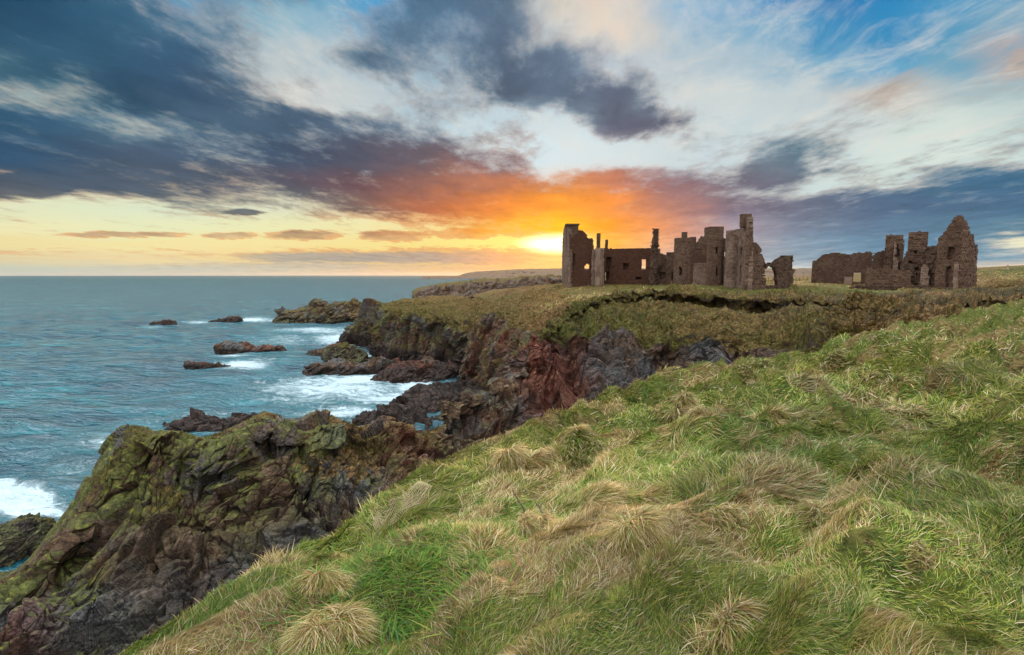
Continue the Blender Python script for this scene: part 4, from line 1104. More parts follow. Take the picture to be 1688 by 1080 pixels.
wall('long_wall', (988, 150), (1076, 144), [(988,470),(988,409),(1012,410),(1075,409),(1076,470)], K, DARKST, thick=1.5,
     holes=[[(1057,444.5),(1057,428),(1064.5,428),(1064.5,444.5)],(995,449,997,462)], blind=[(998.5,424,1007.5,444.5),(1027,434,1037,444),(997,448,1005,462),(1048,457,1057,461),(1010,437,1012,441)], seed=13, rough=.7)
wall('rough_pier', (1069, 140), (1086, 138), [(1068,470),(1071,445),(1070,432),(1073,422),(1074,398),(1075.5,396),(1076,377),(1080.5,377),(1080.5,418),(1081,435),(1085,440),(1083,446),(1080,452),(1080,470)], K, RUBBLE, thick=2.0, relief=.3, seed=14, rough=2.0)
box('chimney', 1081.5, 1088.5, 146, 410, 425, 1.6, K, STONE, seed=15)
wall('wall', (1078, 144), (1097, 141), [(1078,470),(1080,420),(1088,418),(1096,421),(1097,470)], K, STONE, blind=[(1086,449,1096,460.5),(1081,438.5,1096,440)], seed=16)
wall('wall', (1097, 139), (1112, 137), [(1097,470),(1097,420),(1099,416),(1112,416),(1112,470)], K, RUBBLE, seed=17, blind=[(1107,448,1110,461)])
wall('ledge', (1081, 140.4), (1112, 138.6), [(1081,439.5),(1081,437.5),(1112,437),(1112,439)], K, STONE_P, seed=18, thick=.5, zb=EYE-1)
w1 = tower('round_tower', 1111, 1145, 133, 392, K, STONE, blind=[(1119,440.5,1124,454)], seed=19)
box('chimney', 1125, 1132, 133.5, 382.5, 395, 1.3, K, RUBBLE, seed=20)
wall('gable_wall', (1143, 139), (1170, 137), [(1143,472),(1144,404),(1150,397),(1156,389.5),(1167,389.5),(1170,391),(1170,472)], K, STONE, blind=[(1146,411,1169,412.2)], seed=21)
wall('low_wall', (1139, 131), (1168, 129), [(1139,474),(1140,435),(1167,434),(1168,474)], K, STONE_P, seed=22, rough=.5)
wall('coping', (1139, 130.7), (1168, 128.7), [(1139,436),(1139,433.6),(1168,432.8),(1168,435)], K, STONE_P, seed=23, rough=.2, thick=1.3, zb=EYE-0)
tower('round_tower', 1165.5, 1192, 126, 393, K, STONE, blind=[(1180,408,1184,418),(1179.5,442,1183,455)], seed=24)
box('square_turret', 1168, 1191.5, 127, 373.5, 396, 3.4, K, STONE, seed=25)
wall('wall', (1188, 125), (1200, 122), [(1188,476),(1188,396),(1200,392),(1200,476)], K, RUBBLE, seed=26, blind=[(1189,415,1197,423),(1189,428,1192,470)])
wall('ledge', (1188, 123.5), (1197, 121), [(1188,427),(1188,424.6),(1197,423.6),(1197,426)], K, STONE_P, seed=27, thick=.6, zb=EYE)
tower('round_tower', 1195.5, 1219.5, 118, 379.5, K, STONE_P, seed=28)
wall('tower_wall', (1214, 116), (1232.5, 107), [(1213,482),(1215,402),(1217,390),(1219,380),(1221,371),(1222,360),(1234,358),(1234,480)], K, STONE_P, seed=29, thick=.9,
     blind=[(1220.2,407,1223.2,420.5),(1219.5,437,1222.2,466)], rough=.6)
box('chimney', 1221.7, 1236, 110.5, 352.5, 374, 1.5, K, STONE, seed=30)
wall('broken_wall', (1232, 107), (1262.5, 110), [(1232,482),(1232,368),(1236,370),(1237,378),(1239,386),(1241,397),(1243,401),(1248,401),(1252,405),(1255,412),(1254,418),(1258,422),(1261,431),(1260,446),(1262,460),(1262,482)], K, STONE, seed=31, thick=.8,
     rough=1.2, relief=.09, blind=[(1256,438,1259,442),(1257,452,1261,458)])
wall('wall', (1221, 122), (1250, 121), [(1221,478),(1222,400),(1236,396),(1244,404),(1250,412),(1250,478)], K, RUBBLE, seed=32)
wall('back_wall', (945, 166), (1075, 162), [(945,470),(945,425),(1075,420),(1075,470)], K, RUBBLE, seed=34, cell=.4,
     holes=[(960,432,975,447),(1050,424,1070,447),(992,446,1000,464)])

# ------------------------------------------------------------------ the arch
AW = root('ruined_arch', 1285, 112, 'broken wall with an arched gateway beside the tall chimneyed tower', 'wall')
arch = [(1262.5,470),(1262.5,444),(1264,441),(1268,438.5),(1272,439),(1276,441.5),(1279,446),(1280.5,452),(1280.5,470)]
wall('arch_wall', (1261, 112), (1310, 113), [(1261,472),(1261,434),(1270,433.5),(1277,433),(1279,430),(1284,427.5),(1290,425),(1292,422),(1297,421),(1306,421),(1307.5,430),(1306,440),(1310,446),(1307,452),(1308,459),(1307,472)], AW, RUBBLE,
     holes=[arch], seed=40, rough=1.3, relief=.1)

# ------------------------------------------------------------------ eastern ruin
R2 = root('stable_ruin', 1480, 120, 'ruin with a tall broken gable and paired chimney towers on the right', 'ruin')
wall('long_wall', (1344, 133), (1437, 124), [(1344,468),(1344,436),(1347,432),(1347,428),(1352,424),(1358,419),(1370,418),(1380,416),(1390,418),(1398,420),(1404,419.5),(1409,417),(1428,415.5),(1437,416),(1437,468)], R2, RUBBLE,
     holes=[[(1405,466),(1405,450),(1419,450),(1419,466)]], seed=50, rough=1.2)
wall('end_wall', (1344, 133), (1348.5, 139), [(1344,468),(1344,436),(1348,430),(1348.5,468)], R2, RUBBLE, seed=51)
wall('patch_wall', (1391, 127.6), (1404, 126.4), [(1391,466),(1391,456),(1404,456),(1404,466)], R2, HARL, seed=52, thick=.4, zb=EYE-3.5)
wall('cross_wall', (1436, 124), (1440, 120), [(1435,470),(1436,415),(1440,416),(1440,470)], R2, STONE, seed=53)
wall('wall', (1436, 122), (1460, 121), [(1436,470),(1438,432),(1442,428),(1444,420),(1448,416),(1453,414),(1458,413),(1460,413),(1460,470)], R2, RUBBLE, seed=54)
wall('tower_wall', (1455, 119), (1490.5, 117), [(1456,470),(1457,388),(1470,387),(1473,389),(1477,387),(1490,386),(1490.5,470)], R2, STONE, seed=55,
     blind=[(1457,409,1462,436),(1474,402,1482,423),(1459,395,1463,399),[(1469,444),(1470,438),(1475,433.5),(1480,433.5),(1484,437),(1485,444)]], relief=.1)
wall('cornice', (1454.5, 118.3), (1471.5, 117.6), [(1454.5,388),(1455,386),(1471,386),(1471,388)], R2, STONE, seed=56, thick=1.4, zb=EYE+5, rough=.1)
wall('buttress', (1469, 117.6), (1478, 117), [(1469,450),(1469,402),(1473,399),(1478,401),(1476,425),(1484,432),(1484,450)], R2, STONE_P, seed=57, thick=1.2)
wall('tower_wall', (1491.5, 118), (1531, 115.5), [(1491.5,470),(1492,382.5),(1530.5,381),(1529,405),(1528,470)], R2, STONE, seed=58,
     blind=[(1489,405,1497,431),(1508,412,1514,420)], relief=.1)
wall('cornice', (1490.7, 117), (1531.8, 115), [(1490.7,384),(1490.7,382.2),(1515,381.5),(1515,380.3),(1531.5,380),(1531.5,382.5)], R2, STONE, seed=59, thick=1.4, zb=EYE+5, rough=.1)
wall('wall', (1484, 114), (1530, 112), [(1484,470),(1486,436),(1491,431),(1494,420),(1498,413),(1502,409),(1512,407),(1520,409),(1530,410),(1530,470)], R2, RUBBLE, seed=60,
     blind=[(1507,412,1512,418),(1508,440,1515,446),(1509,449,1512,455),(1497,430,1505,434)], relief=.18, rough=1.6)
wall('front_wall', (1428, 113), (1506, 110), [(1428,472),(1429,447),(1434,440),(1438,441),(1440,446),(1446,442),(1460,441),(1475,444),(1500,446),(1505,452),(1502,458),(1505,472)], R2, STONE, seed=61, rough=1.2)
wall('wall', (1522, 111), (1546, 107), [(1522,474),(1523,412),(1530,407),(1536,406),(1546,404),(1546,476)], R2, RUBBLE, seed=62, relief=.14)
wall('pillar', (1516, 109.5), (1531, 108.5), [(1516,474),(1517,442),(1524,436),(1531,440),(1531,474)], R2, STONE_P, seed=63, relief=.08)
wall('gable_wall', (1540, 107), (1590, 101.5), [(1539,480),(1541,404),(1549,392),(1557,381),(1566,368),(1572,360),(1576.5,355.5),(1581,355.5),(1586,362),(1592,372),(1593,480)], R2, STONE, seed=64, cell=.28,
     blind=[(1561,407,1571.5,428),(1558.5,438,1569.5,474)], holes=[(1571.5,408,1574,420)], rough=0.7, relief=.07, thick=.8)
wall('render_patch', (1569.5, 103.4), (1583, 102), [(1570,462),(1571,440),(1573,434),(1579,433),(1582,437),(1581,450),(1578,462)], R2, HARL, seed=65, thick=.35, zb=EYE-3.2, rough=1.5)
wall('gable_return', (1588, 101.3), (1612, 104.5), [(1587,482),(1587,364),(1592,371),(1600,383),(1607,391.5),(1606,400),(1608,403),(1612,405),(1611,430),(1608,482)], R2, STONE, seed=66, rough=0.8, thick=.8, relief=.1, cell=.28)
wall('back_wall', (1545, 124), (1606, 124), [(1545,474),(1545,430),(1560,424),(1606,428),(1606,474)], R2, RUBBLE, seed=67, holes=[(1566,424,1580,432)])
LW = root('dry_stone_wall', 1470, 106, 'low lichen speckled rubble wall in the grass before the eastern ruin', 'wall')
wall('wall', (1399, 110), (1538, 104), [(1399,482),(1400,474.5),(1405,471.5),(1420,470.5),(1440,471),(1470,470.5),(1500,471),(1530,471.5),(1537,473),(1538,482)], LW, RUBBLE, seed=70, rough=1.6, relief=.14, cell=.2, zb=EYE-4.5, thick=.9)

# ------------------------------------------------------------------ fence posts and a marker cairn far behind
WOOD, wt = mat('weathered_wood'); wt.put(wt.b.inputs['Base Color'], wt.ramp(wt.noise(objc(wt), 30, 4), [(.3, rgb(50, 42, 36)), (.7, rgb(104, 90, 78))])); wt.b.inputs['Roughness'].default_value = .9
def post(px, Y, h, i):
    z = float(plat_z(np.array([[P(px, 460, Y)[0]]]), np.array([[Y]]))[0, 0]); x = P(px, 460, Y)[0]
    co = []; r = 0.07
    for k, (zz, rr_) in enumerate(((z - .4, r), (z + h * .5, r * .95), (z + h, r * .85), (z + h + .06, r * .3))):
        for a in range(6): co.append((x + rr_ * cos(a * pi / 3) + 0.03 * k * (i % 3 - 1), Y + rr_ * sin(a * pi / 3), zz))
    fc = [(k * 6 + a, k * 6 + (a + 1) % 6, k * 6 + 6 + (a + 1) % 6, k * 6 + 6 + a) for k in range(3) for a in range(6)]
    o = link_mesh('fence_post', co, np.array(fc), WOOD)
    tag(o, 'thin weathered fence post seen through the arched gateway' if px < 1300 else 'thin weathered fence post in the gap between the arch wall and the eastern ruin', 'post', 'fence posts behind the castle')
for i, px in enumerate((1267, 1274, 1312, 1318, 1324, 1331, 1338)): post(px, 150 + (i % 3) * 2.0, 1.35, i)
cx = P(1661, 441, 185)
cz = float(plat_z(np.array([[cx[0]]]), np.array([[185.0]]))[0, 0])
co = []; fc = []
lv = [(cz - .5, .55), (cz + .3, .5), (cz + .35, .38), (cz + 1.6, .26), (cz + 1.9, .05)]
for (zz, r) in lv:
    for a in range(8): co.append((cx[0] + r * cos(a * pi / 4), 185 + r * sin(a * pi / 4), zz))
fc = [(k * 8 + a, k * 8 + (a + 1) % 8, k * 8 + 8 + (a + 1) % 8, k * 8 + 8 + a) for k in range(4) for a in range(8)]
tag(link_mesh('marker_pillar', co, np.array(fc), HARL, uv=[(0, 0), (1, 0), (1, 1), (0, 1)] * 32), 'small pale marker pillar on the grassy skyline far right', 'pillar')

# ================================================================== grass blades
RNG = np.random.RandomState(12)
PAL_G = np.array([rgb(*c)[:3] for c in ((92,112,30),(122,142,40),(154,162,58),(74,102,36),(170,162,72),(106,128,56),(180,174,98))])
PAL_D = np.array([rgb(*c)[:3] for c in ((186,158,106),(206,182,134),(160,126,78),(142,96,56),(216,196,152),(128,104,60),(170,150,96))])
def blade_mesh(name, base, nrm, dirv, length, width, bend, tint, mat_, segs=3, parent=None, curl=None, droop=0.0):
    """one mesh of tapering blades; each rises along the normal and bends over along dirv"""
    n = len(base); T = np.linspace(0, 1, segs + 1)
    side = np.cross(dirv, nrm); side /= np.maximum(np.linalg.norm(side, axis=1, keepdims=True), 1e-6)
    L = length[:, None]
    rows = []
    p = base.copy(); ang0 = (1 - bend) * 1.25
    for k in range(segs + 1):
        if k:
            t = (k - .5) / segs
            a = ang0 * (1 - t * (1.1 + .3 * droop)) - (bend * (0.12 + .5 * droop) * t) + 0.10 * (1 - droop)     # angle above the ground
            stp = dirv * np.cos(a)[:, None] + nrm * np.sin(a)[:, None]
            if curl is not None: stp = stp + side * (curl * t)[:, None]
            p = p + stp * L / segs
        wk = width * (1 - (k / segs) ** 1.6) * 0.5 if k < segs else None
        if k < segs: rows.append(np.stack([p - side * wk[:, None], p + side * wk[:, None]], 1))
        else: rows.append(p[:, None])
    V = np.concatenate(rows, 1)           # n x (2*segs+1) x 3
    m = V.shape[1]
    tri = []
    for k in range(segs - 1):
        a = 2 * k; tri += [(a, a + 1, a + 3), (a, a + 3, a + 2)]
    a = 2 * (segs - 1); tri.append((a, a + 1, a + 2))
    F = (np.array(tri)[None] + (np.arange(n) * m)[:, None, None]).reshape(-1, 3)
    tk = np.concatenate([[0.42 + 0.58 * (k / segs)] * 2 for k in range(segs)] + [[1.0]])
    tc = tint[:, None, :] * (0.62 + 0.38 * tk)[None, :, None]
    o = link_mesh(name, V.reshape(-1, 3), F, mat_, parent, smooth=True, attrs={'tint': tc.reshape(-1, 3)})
    return o
def interp_grid(fn_z, x, y, e=0.06):
    z = fn_z(x, y); zx = fn_z(x + e, y); zy = fn_z(x, y + e)
    n = np.stack([-(zx - z) / e, -(zy - z) / e, np.ones_like(z)], 1)
    return z, n / np.linalg.norm(n, axis=1, keepdims=True)
def flow(x, y):
    """which way the wind has combed the turf"""
    p = np.stack([x, y, 0 * x], 1)
    a = 0.1 + (fbm(p, 0.5, 3, 201) - .5) * 6.0 + (fbm(p, 2.6, 3, 211) - .5) * 6.0
    return a
def pick_tint(n, dry, rng, x=None, y=None):
    g = PAL_G[rng.randint(len(PAL_G), size=n)]; d = PAL_D[rng.randint(len(PAL_D), size=n)]
    if x is not None:
        p = np.stack([x, y, 0 * x], 1)
        hue = fbm(p, 0.45, 3, 301)[:, None]
        warm = np.array(rgb(150, 128, 44)[:3]); cool = np.array(rgb(76, 124, 44)[:3])
        g = g * 0.55 + 0.45 * np.where(hue > .5, warm * np.clip((hue - .5) * 5, 0, 1) + g * (1 - np.clip((hue - .5) * 5, 0, 1)), cool * np.clip((.5 - hue) * 5, 0, 1) + g * (1 - np.clip((.5 - hue) * 5, 0, 1)))
    isd = rng.rand(n) < (0.09 + 0.58 * dry)
    c = np.where(isd[:, None], d, g)
    return c * (0.75 + 0.5 * rng.rand(n, 1)), isd
def sample_hill(n, r0, r1, rng, a0=-50, a1=53):
    """points spread so that every patch of the picture gets the same number"""
    a = np.radians(a0 + (a1 - a0) * rng.rand(n))
    r = 1 / (1 / r1 + rng.rand(n) * (1 / r0 - 1 / r1)) if r1 / r0 > 1.5 else r0 + (r1 - r0) * rng.rand(n)
    return r * np.sin(a), r * np.cos(a)
HZi = HZ
def hz_fast(x, y):
    """the hill mesh height, bilinear in its own polar grid"""
    yy_ = y + 0.3; r = np.sqrt(x * x + yy_ * yy_); a = np.arctan2(x, yy_)
    fi = (a - az_h[0]) / (az_h[-1] - az_h[0]) * (NAZ - 1); fj = np.log(np.maximum(r, .5) / 0.5) / math.log(140 / 0.5) * (NR - 1)
    fi = np.clip(fi, 0, NAZ - 1.001); fj = np.clip(fj, 0, NR - 1.001)
    i = fi.astype(int); j = fj.astype(int); u = fi - i; v = fj - j
    return HZ[i, j] * (1 - u) * (1 - v) + HZ[i + 1, j] * u * (1 - v) + HZ[i, j + 1] * (1 - u) * v + HZ[i + 1, j + 1] * u * v
az_h = np.linspace(radians(-68), radians(72), NAZ)
def sward(n, r0, r1, seed, lmul, wpx, segs, label):
    rng = np.random.RandomState(seed)
    x, y = sample_hill(n, r0, r1, rng)
    z, nr = interp_grid(hz_fast, x, y, 0.05)
    px, py = to_px(np.stack([x, y, z], 1))
    ok = (z > EYE - 8.5) & (px > -60) & (px < 1760) & (py < 1180) & (y > 0.6) & (nr[:, 2] > 0.22)
    x, y, z, nr = x[ok], y[ok], z[ok], nr[ok]; n = len(x)
    r = np.sqrt(x * x + y * y)
    dry = dryness(x, y)
    tint, isd = pick_tint(n, dry, rng, x, y)
    pq = np.stack([x, y, 0 * x], 1)
    tint = tint * (0.72 + 0.55 * smoothstep(fbm(pq, 1.1, 4, 451, .6), .32, .66))[:, None]
    a = flow(x, y) + (rng.rand(n) - .5) * 2.0
    d = np.stack([np.cos(a), np.sin(a) * 0.9, 0 * a], 1); d -= nr * (d * nr).sum(1, keepdims=True); d /= np.linalg.norm(d, axis=1, keepdims=True)
    nr = nr * 0.7 + np.array([0, 0, 0.3]); nr /= np.linalg.norm(nr, axis=1, keepdims=True)
    long_ = fbm(np.stack([x, y, 0 * x], 1), 0.8, 3, 401)
    L = (0.045 + 0.085 * smoothstep(long_, .42, .68) + 0.04 * rng.rand(n)) * (1 + 0.35 * isd) * lmul
    L = L * (0.5 + 0.8 * rng.rand(n)) * np.clip(0.68 + r / 30, 0.68, 1.4)
    w_ = np.maximum(0.0025 + 0.0025 * rng.rand(n), wpx * r / 512.0)
    bend = np.clip(0.50 + 0.55 * smoothstep(long_, .3, .7) * rng.rand(n) + 0.2 * (rng.rand(n) - .5), 0.1, 0.85)
    base = np.stack([x, y, z - 0.01], 1)
    o = blade_mesh('grass', base, nr, d, L, w_, bend, tint, BLADE, segs, curl=(rng.rand(n) - .5) * 0.7)
    tag(o, label, kind='stuff')
sward(int(430000 * GQ), 1.2, 4.5, 1, 1.05, 0.72, 3, 'wind combed green and straw grass close to the viewer')
sward(int(400000 * GQ), 3.5, 14, 2, 1.15, 0.74, 3, 'green and straw tufted grass on the hill')
sward(int(230000 * GQ), 11, 70, 3, 1.25, 0.7, 2, 'shaggy grass on the far side of the near hill')

# turf on the far slopes and the plateau
def far_turf(n, seed):
    rng = np.random.RandomState(seed)
    src = []
    for (o, G2, nm, zg, dr, flip) in ALLLAND:
        if o.name.startswith('hills') or G2[..., 1].min() > 400: continue
        src.append((G2, nm, zg, dr))
    src.append((np.stack([PX, PY, PZ], -1), None, np.ones_like(PX), drym))
    B = []; N = []; D = []
    for k, (G2, nm, zg, dr) in enumerate(src):
        px, py = to_px(G2)
        g = grid_normals(G2); g = np.where(g[..., 2:3] < 0, -g, g)
        e1 = np.linalg.norm(np.diff(G2, axis=0)[:, :-1], axis=-1); e2 = np.linalg.norm(np.diff(G2, axis=1)[:-1], axis=-1)
        area = e1 * e2
        Yd = np.maximum(G2[:-1, :-1, 1], 20)
        wgt = area / Yd ** 1.6 * smoothstep(zg[:-1, :-1], 0.35, 0.7) * (px[:-1, :-1] > -20) * (px[:-1, :-1] < 1720) * (Yd < 210) * (g[:-1, :-1, 2] > 0.25)
        if nm is None: wgt = wgt * keep_p * 1.0
        B.append(wgt.ravel())
    cw = [b.sum() for b in B]; tot = sum(cw)
    PB = []; PN = []; PD = []
    for (G2, nm, zg, dr), b, s in zip(src, B, cw):
        m_ = int(n * s / tot)
        if m_ < 10: continue
        idx = rng.choice(len(b), m_, p=b / b.sum())
        i, j = np.unravel_index(idx, (G2.shape[0] - 1, G2.shape[1] - 1))
        u = rng.rand(m_, 1); v = rng.rand(m_, 1)
        PB.append(G2[i, j] * (1 - u) * (1 - v) + G2[i + 1, j] * u * (1 - v) + G2[i, j + 1] * (1 - u) * v + G2[i + 1, j + 1] * u * v)
        g = grid_normals(G2); g = np.where(g[..., 2:3] < 0, -g, g); PN.append(g[i, j]); PD.append(dr[i, j] if dr.shape == G2.shape[:2] else dr[i, j])
    base = np.concatenate(PB); nr = np.concatenate(PN); dry = np.concatenate(PD); n = len(base)
    dn = fbm(base, 0.3, 3, 501)
    dry = np.clip(dry + (dn - .5) * 2.2, 0, 1)
    tint, isd = pick_tint(n, dry, rng, base[:, 0], base[:, 1])
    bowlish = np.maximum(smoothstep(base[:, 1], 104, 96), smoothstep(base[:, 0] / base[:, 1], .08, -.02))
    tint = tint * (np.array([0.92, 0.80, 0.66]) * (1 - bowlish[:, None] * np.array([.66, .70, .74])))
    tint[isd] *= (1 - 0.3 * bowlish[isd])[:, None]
    a = (fbm(base, 0.12, 2, 511) - .5) * 5 + (rng.rand(n) - .5) * 1.4 - 0.3
    d = np.stack([np.cos(a), np.sin(a), 0 * a], 1); d -= nr * (d * nr).sum(1, keepdims=True); d /= np.maximum(np.linalg.norm(d, axis=1, keepdims=True), 1e-5)
    up = nr * 0.6 + np.array([0, 0, .6]); up /= np.linalg.norm(up, axis=1, keepdims=True)
    r = base[:, 1]
    lawn_ = smoothstep(dry, 0.15, 0.5)
    cl = fbm(base, 0.9, 3, 521)
    L = (0.10 + 0.55 * rng.rand(n) * (0.2 + .8 * lawn_)) * (0.4 + 1.4 * smoothstep(cl, .35, .65))
    tint = tint * (0.45 + 1.0 * smoothstep(fbm(base, 1.6, 3, 531), .3, .66))[:, None]
    w_ = np.maximum(0.02, 0.55 * r / 512.0)
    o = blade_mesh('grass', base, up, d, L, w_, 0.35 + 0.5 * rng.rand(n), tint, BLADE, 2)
    tag(o, 'rough tan and olive turf covering the far slopes and the castle plateau', kind='stuff')
kp = np.zeros(f_plat_n, bool); keep_p = keep_plat.reshape(NX - 1, NY - 1).astype(float)
far_turf(int(300000 * GQ), 9)

# ------------------------------------------------------------------ single tussocks that stand out
def ray_hill(px, py):
    """where the sight line through a photograph pixel meets the near hill"""
    Y = np.linspace(1.0, 70, 6000)
    k = Y / (cos(TH) + (540 - py) / 844.0 * sin(TH)); x = (px - 844) / 844.0 * k; z = EYE + slope(py) * Y
    h = hz_fast(x, Y); b = np.where(z < h)[0]
    i = b[0] if len(b) else 100
    return x[i], Y[i]
def tussock(px, py, wid, hgt, label, seed, lean=0.0, pale=0.5, n=900, col=None):
    """wid, hgt in photograph pixels; lean: which way it is swept (radians, 0 = right)"""
    rng = np.random.RandomState(seed)
    x0, y0 = ray_hill(px, py)
    s = y0 / 844.0
    R = wid * 0.5 * s; H = hgt * s * 1.15
    n = int(n * 1.5)
    a = rng.rand(n) * 2 * pi; q = np.sqrt(rng.rand(n)) * 0.85
    kk = rng.randint(6, size=n); sc = (rng.rand(6, 2) - .5) * 1.5 * R * np.array([1.0, .8]); sl = lean + (rng.rand(6) - .5) * 2.0; sh = 0.55 + 0.6 * rng.rand(6)
    x = x0 + sc[kk, 0] + np.cos(a) * R * q * .6; y = y0 + sc[kk, 1] + np.sin(a) * R * q * 0.5
    z, nr = interp_grid(hz_fast, x, y, 0.08)
    base = np.stack([x, y, z - 0.02 + H * 0.30 * np.clip(1 - q * q, 0, 1)], 1)
    sw = sl[kk] + (fbm(base, 3.0 / max(R, .1), 2, seed) - .5) * 2.5
    out = np.stack([np.cos(a), np.sin(a)], 1) * (0.5 * q[:, None]) + np.stack([np.cos(sw), np.sin(sw)], 1) * 0.85 + (rng.rand(n, 2) - .5) * 1.7
    d = np.concatenate([out, np.zeros((n, 1))], 1); d /= np.linalg.norm(d, axis=1, keepdims=True)
    up = np.zeros((n, 3)); up[:, 2] = 1
    L = np.minimum(H * 0.62 + R * 0.16, .28 + .02 * y0) * (1.1 - 0.35 * q) * (0.5 + 0.7 * rng.rand(n)) * sh[kk]
    w_ = np.maximum(0.004, 0.7 * y0 / 512.0) * (0.8 + .5 * rng.rand(n))
    bend = np.clip(0.1 + 0.55 * rng.rand(n) + q * 0.5, 0, 1)
    pal = PAL_D if col is None else col
    tint = pal[rng.randint(len(pal), size=n)] * (0.85 + 0.5 * rng.rand(n, 1)) * (0.85 + 0.4 * fbm(base, 9.0, 2, seed + 1))[:, None]
    gmix = rng.rand(n) > 0.72
    tint[gmix] = PAL_G[rng.randint(len(PAL_G), size=gmix.sum())]
    o = blade_mesh('grass_tussock', base, up, d, L, w_, bend, tint, BLADE, 4, curl=(rng.rand(n) - .5) * 0.8, droop=1.0)
    tag(o, label, 'grass tussock', 'dry grass tussocks on the near hill')
GC = np.concatenate([PAL_G * np.array([0.8, 0.78, 0.9]), PAL_D])
for i, a in enumerate([
    (1124,684,46,44,'tall brown drooping tussock left of its smaller twin on the slope',-1.2,900,None),
    (1152,680,30,30,'small brown tussock just right of the tall drooping one',-1.0,500,None),
    (1045,880,64,78,'large straw tussock swept to the right in the middle of the hill',-0.5,1800,None),
    (1185,1050,80,88,'dark tawny tussock leaning right at the bottom edge of the picture',-0.7,1700,None),
    (1270,604,60,24,'grey green mop of grass on the crest, left one of the pair before the bowl',0.2,600,GC),
    (1375,598,46,22,'round straw capped tussock on the crest to the right of the mop pair',-0.4,450,None),
    (1228,606,44,14,'low straw tussock at the crest left of the grey green mop',0.3,400,None),
    (1345,846,70,30,'grey bent tussock curving left below the big green mound',2.6,900,None),
    (1195,845,56,34,'scruffy pale tussock on the slope above the tawny one',0.3,700,None),
    (535,1040,110,70,'wide flattened heap of dead straw at the bottom left of the hill',-0.5,2600,None),
    (540,955,60,50,'curled pinkish straw tussock beside the bright green grass patch',-1.0,1300,None),
    (850,765,80,50,'pale dry tussock just below the cliff edge left of centre',-0.6,1500,None),
    (960,745,54,34,'grey green combed tussock draping down near the cliff edge',-1.3,1100,GC),
    (875,870,60,50,'brown tussock beside the two dead sticks',-0.9,1200,None),
    (1480,775,60,30,'flattened tan tussock on the right hand slope',0.1,700,None),
    (1500,690,80,20,'long low wave of straw coloured grass on the right hand slope',0.2,700,None),
    (1440,640,70,16,'bleached patch of matted straw near the far crest',0.2,600,None),
    (1500,905,60,26,'greyish matted tussock low on the right',-0.4,700,None),
    (1240,690,70,18,'low reddish straw tussock right of the tall drooping pair',0.2,600,None)]):
    tussock(a[0], a[1], a[2], a[3], a[4], 600 + i, a[5], n=a[6], col=a[7])

# bright broad bladed patch
def lush(px, py, n, spread, seed):
    rng = np.random.RandomState(seed)
    x0, y0 = ray_hill(px, py)
    x = x0 + rng.randn(n) * spread; y = y0 + rng.randn(n) * spread * 1.1
    z, nr = interp_grid(hz_fast, x, y, 0.08)
    a = rng.rand(n) * 2 * pi
    d = np.stack([np.cos(a), np.sin(a), 0 * a], 1)
    pal = np.array([rgb(*c)[:3] for c in ((82,124,36),(102,140,44),(70,108,44),(126,150,54),(150,156,68))])
    o = blade_mesh('grass', np.stack([x, y, z - .01], 1), nr, d, 0.07 + 0.11 * rng.rand(n), 0.005 + .005 * rng.rand(n), 0.1 + .5 * rng.rand(n), pal[rng.randint(5, size=n)] * (0.7 + .5 * rng.rand(n, 1)), BLADE, 4)
    tag(o, 'patch of bright green broad bladed grass', kind='stuff')
lush(665, 945, int(4200 * GQ + 300), 0.34, 71)

# ------------------------------------------------------------------ two dead sticks and the erosion netting
def stick(px, py, tilt, ln, label, seed):
    x, y = ray_hill(px, py); z = hz_fast(np.array([x]), np.array([y]))[0]
    rng = np.random.RandomState(seed); co = []; m_ = 8
    for k in range(m_):
        t = k / (m_ - 1); r = 0.011 * (1 - .6 * t)
        c = np.array([x + tilt[0] * ln * t + rng.randn() * .004, y + tilt[1] * ln * t, z - .03 + ln * t * tilt[2] + rng.randn() * .003])
        for a in range(6): co.append(c + np.array([r * cos(a * pi / 3), r * sin(a * pi / 3) * .7, r * sin(a * pi / 3) * .7]))
    fc = [(k * 6 + a, k * 6 + (a + 1) % 6, k * 6 + 6 + (a + 1) % 6, k * 6 + 6 + a) for k in range(m_ - 1) for a in range(6)]
    tag(link_mesh('dead_stick', co, np.array(fc), WOOD), label, 'stick')
stick(872, 850, (-.45, .1, .75), .34, 'longer dead stalk leaning left out of a brown tussock', 1)
stick(905, 855, (-.5, .1, .7), .24, 'shorter dead stalk leaning left to the right of the longer one', 2)
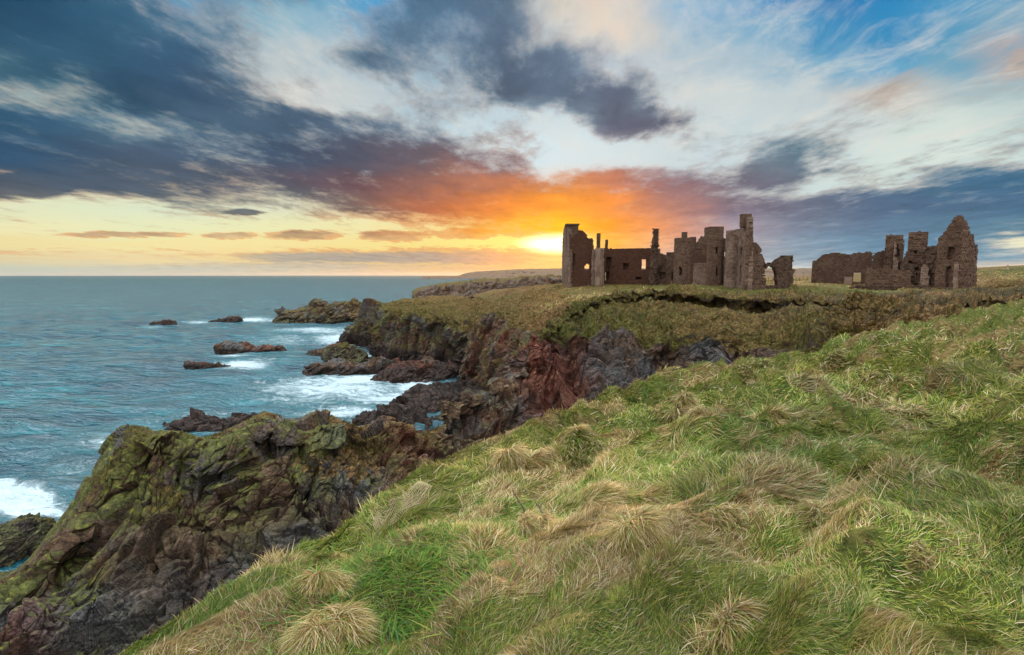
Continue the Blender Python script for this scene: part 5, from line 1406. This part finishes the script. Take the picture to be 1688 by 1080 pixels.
def netting():
    NETM, nt = mat('pale_twine'); nt.b.inputs['Base Color'].default_value = rgb(178, 158, 118); nt.b.inputs['Roughness'].default_value = .9
    A_ = np.array([ray_hill(692, 800), ray_hill(662, 822), ray_hill(632, 842), ray_hill(606, 860)]); B_ = np.array([ray_hill(712, 812), ray_hill(688, 838), ray_hill(655, 862), ray_hill(618, 876)])
    na, nb = 40, 11
    Aq = crom(A_, na); Bq = crom(B_, na)
    v = np.linspace(0, 1, nb)[None, :, None]
    Q = Aq[:, None] * (1 - v) + Bq[:, None] * v
    z = hz_fast(Q[..., 0].ravel(), Q[..., 1].ravel()).reshape(na, nb)
    p3 = np.concatenate([Q, (z - 0.0 + 0.07 * fbm(np.concatenate([Q.reshape(-1, 2), np.zeros((na * nb, 1))], 1), 3, 2, 9).reshape(na, nb))[..., None]], -1)
    co = []; fc = []
    def strand(line, r=0.0028):
        b0 = len(co)
        for k, c in enumerate(line):
            co.extend([c + (0, 0, r), c + (r, r * .4, -r), c + (-r, -r * .4, -r)])
        for k in range(len(line) - 1):
            for a in range(3): fc.append((b0 + 3 * k + a, b0 + 3 * k + (a + 1) % 3, b0 + 3 * k + 3 + (a + 1) % 3, b0 + 3 * k + 3 + a))
    for j in range(nb): strand(p3[:, j])
    for i in range(na): strand(p3[i])
    tag(link_mesh('erosion_netting', np.array(co), np.array(fc), NETM), 'pale twine netting laid over the grass along the cliff edge', 'netting')
netting()

# taller seeding stalks along the cliff edge
def stalks(n, seed):
    rng = np.random.RandomState(seed)
    i = rng.rand(n) ** 0.8 * (len(EDGE) - 3) + 1.0; k = i.astype(int); f = i - k
    E = np.array([P(*e) for e in EDGE]); b = E[k] * (1 - f[:, None]) + E[k + 1] * f[:, None]
    clump = fbm(b, 1.2, 2, 5) > 0.47
    b = b[clump]; n = len(b)
    s = b[:, 1] * 0.06
    x = b[:, 0] + (rng.rand(n) - .5) * s; y = b[:, 1] + (rng.rand(n) - .5) * s
    z, nr = interp_grid(hz_fast, x, y, .08)
    a = rng.rand(n) * .9 - .2; d = np.stack([np.cos(a), np.sin(a), 0 * a], 1)
    up = np.zeros((n, 3)); up[:, 2] = 1
    pal = np.array([rgb(*c)[:3] for c in ((150, 100, 66), (176, 136, 90), (128, 84, 54), (190, 160, 112))])
    o = blade_mesh('grass', np.stack([x, y, z], 1), up, d, (0.14 + .2 * rng.rand(n)) * np.clip(y / 7, 0.7, 2.0), np.maximum(.003, .55 * y / 512), .08 + .25 * rng.rand(n), pal[rng.randint(4, size=n)], BLADE, 3)
    tag(o, 'thin reddish seed stalks standing along the cliff edge', kind='stuff')
stalks(2600, 77)

# ================================================================== sea haze
HM = bpy.data.materials.new('sea_air'); HM.use_nodes = True
ht = NT(HM.node_tree)
ho = ht.new('ShaderNodeOutputMaterial'); hv = ht.new('ShaderNodeVolumePrincipled')
hv.inputs['Color'].default_value = (0.95, 0.93, 0.9, 1); hv.inputs['Density'].default_value = 0.000018; hv.inputs['Anisotropy'].default_value = 0.6
ht.l.new(hv.outputs[0], ho.inputs['Volume'])
X0, Y0, Z0, Z1 = 21000, 21000, -8.0, 100.0
hc = [(-X0, -300, Z0), (X0, -300, Z0), (X0, Y0, Z0), (-X0, Y0, Z0), (-X0, -300, Z1), (X0, -300, Z1), (X0, Y0, Z1), (-X0, Y0, Z1)]
hz_o = link_mesh('haze', hc, np.array([(0, 3, 2, 1), (4, 5, 6, 7), (0, 1, 5, 4), (1, 2, 6, 5), (2, 3, 7, 6), (3, 0, 4, 7)]), HM, smooth=False)
tag(hz_o, 'thin salt haze over the sea and the far coast', kind='stuff')
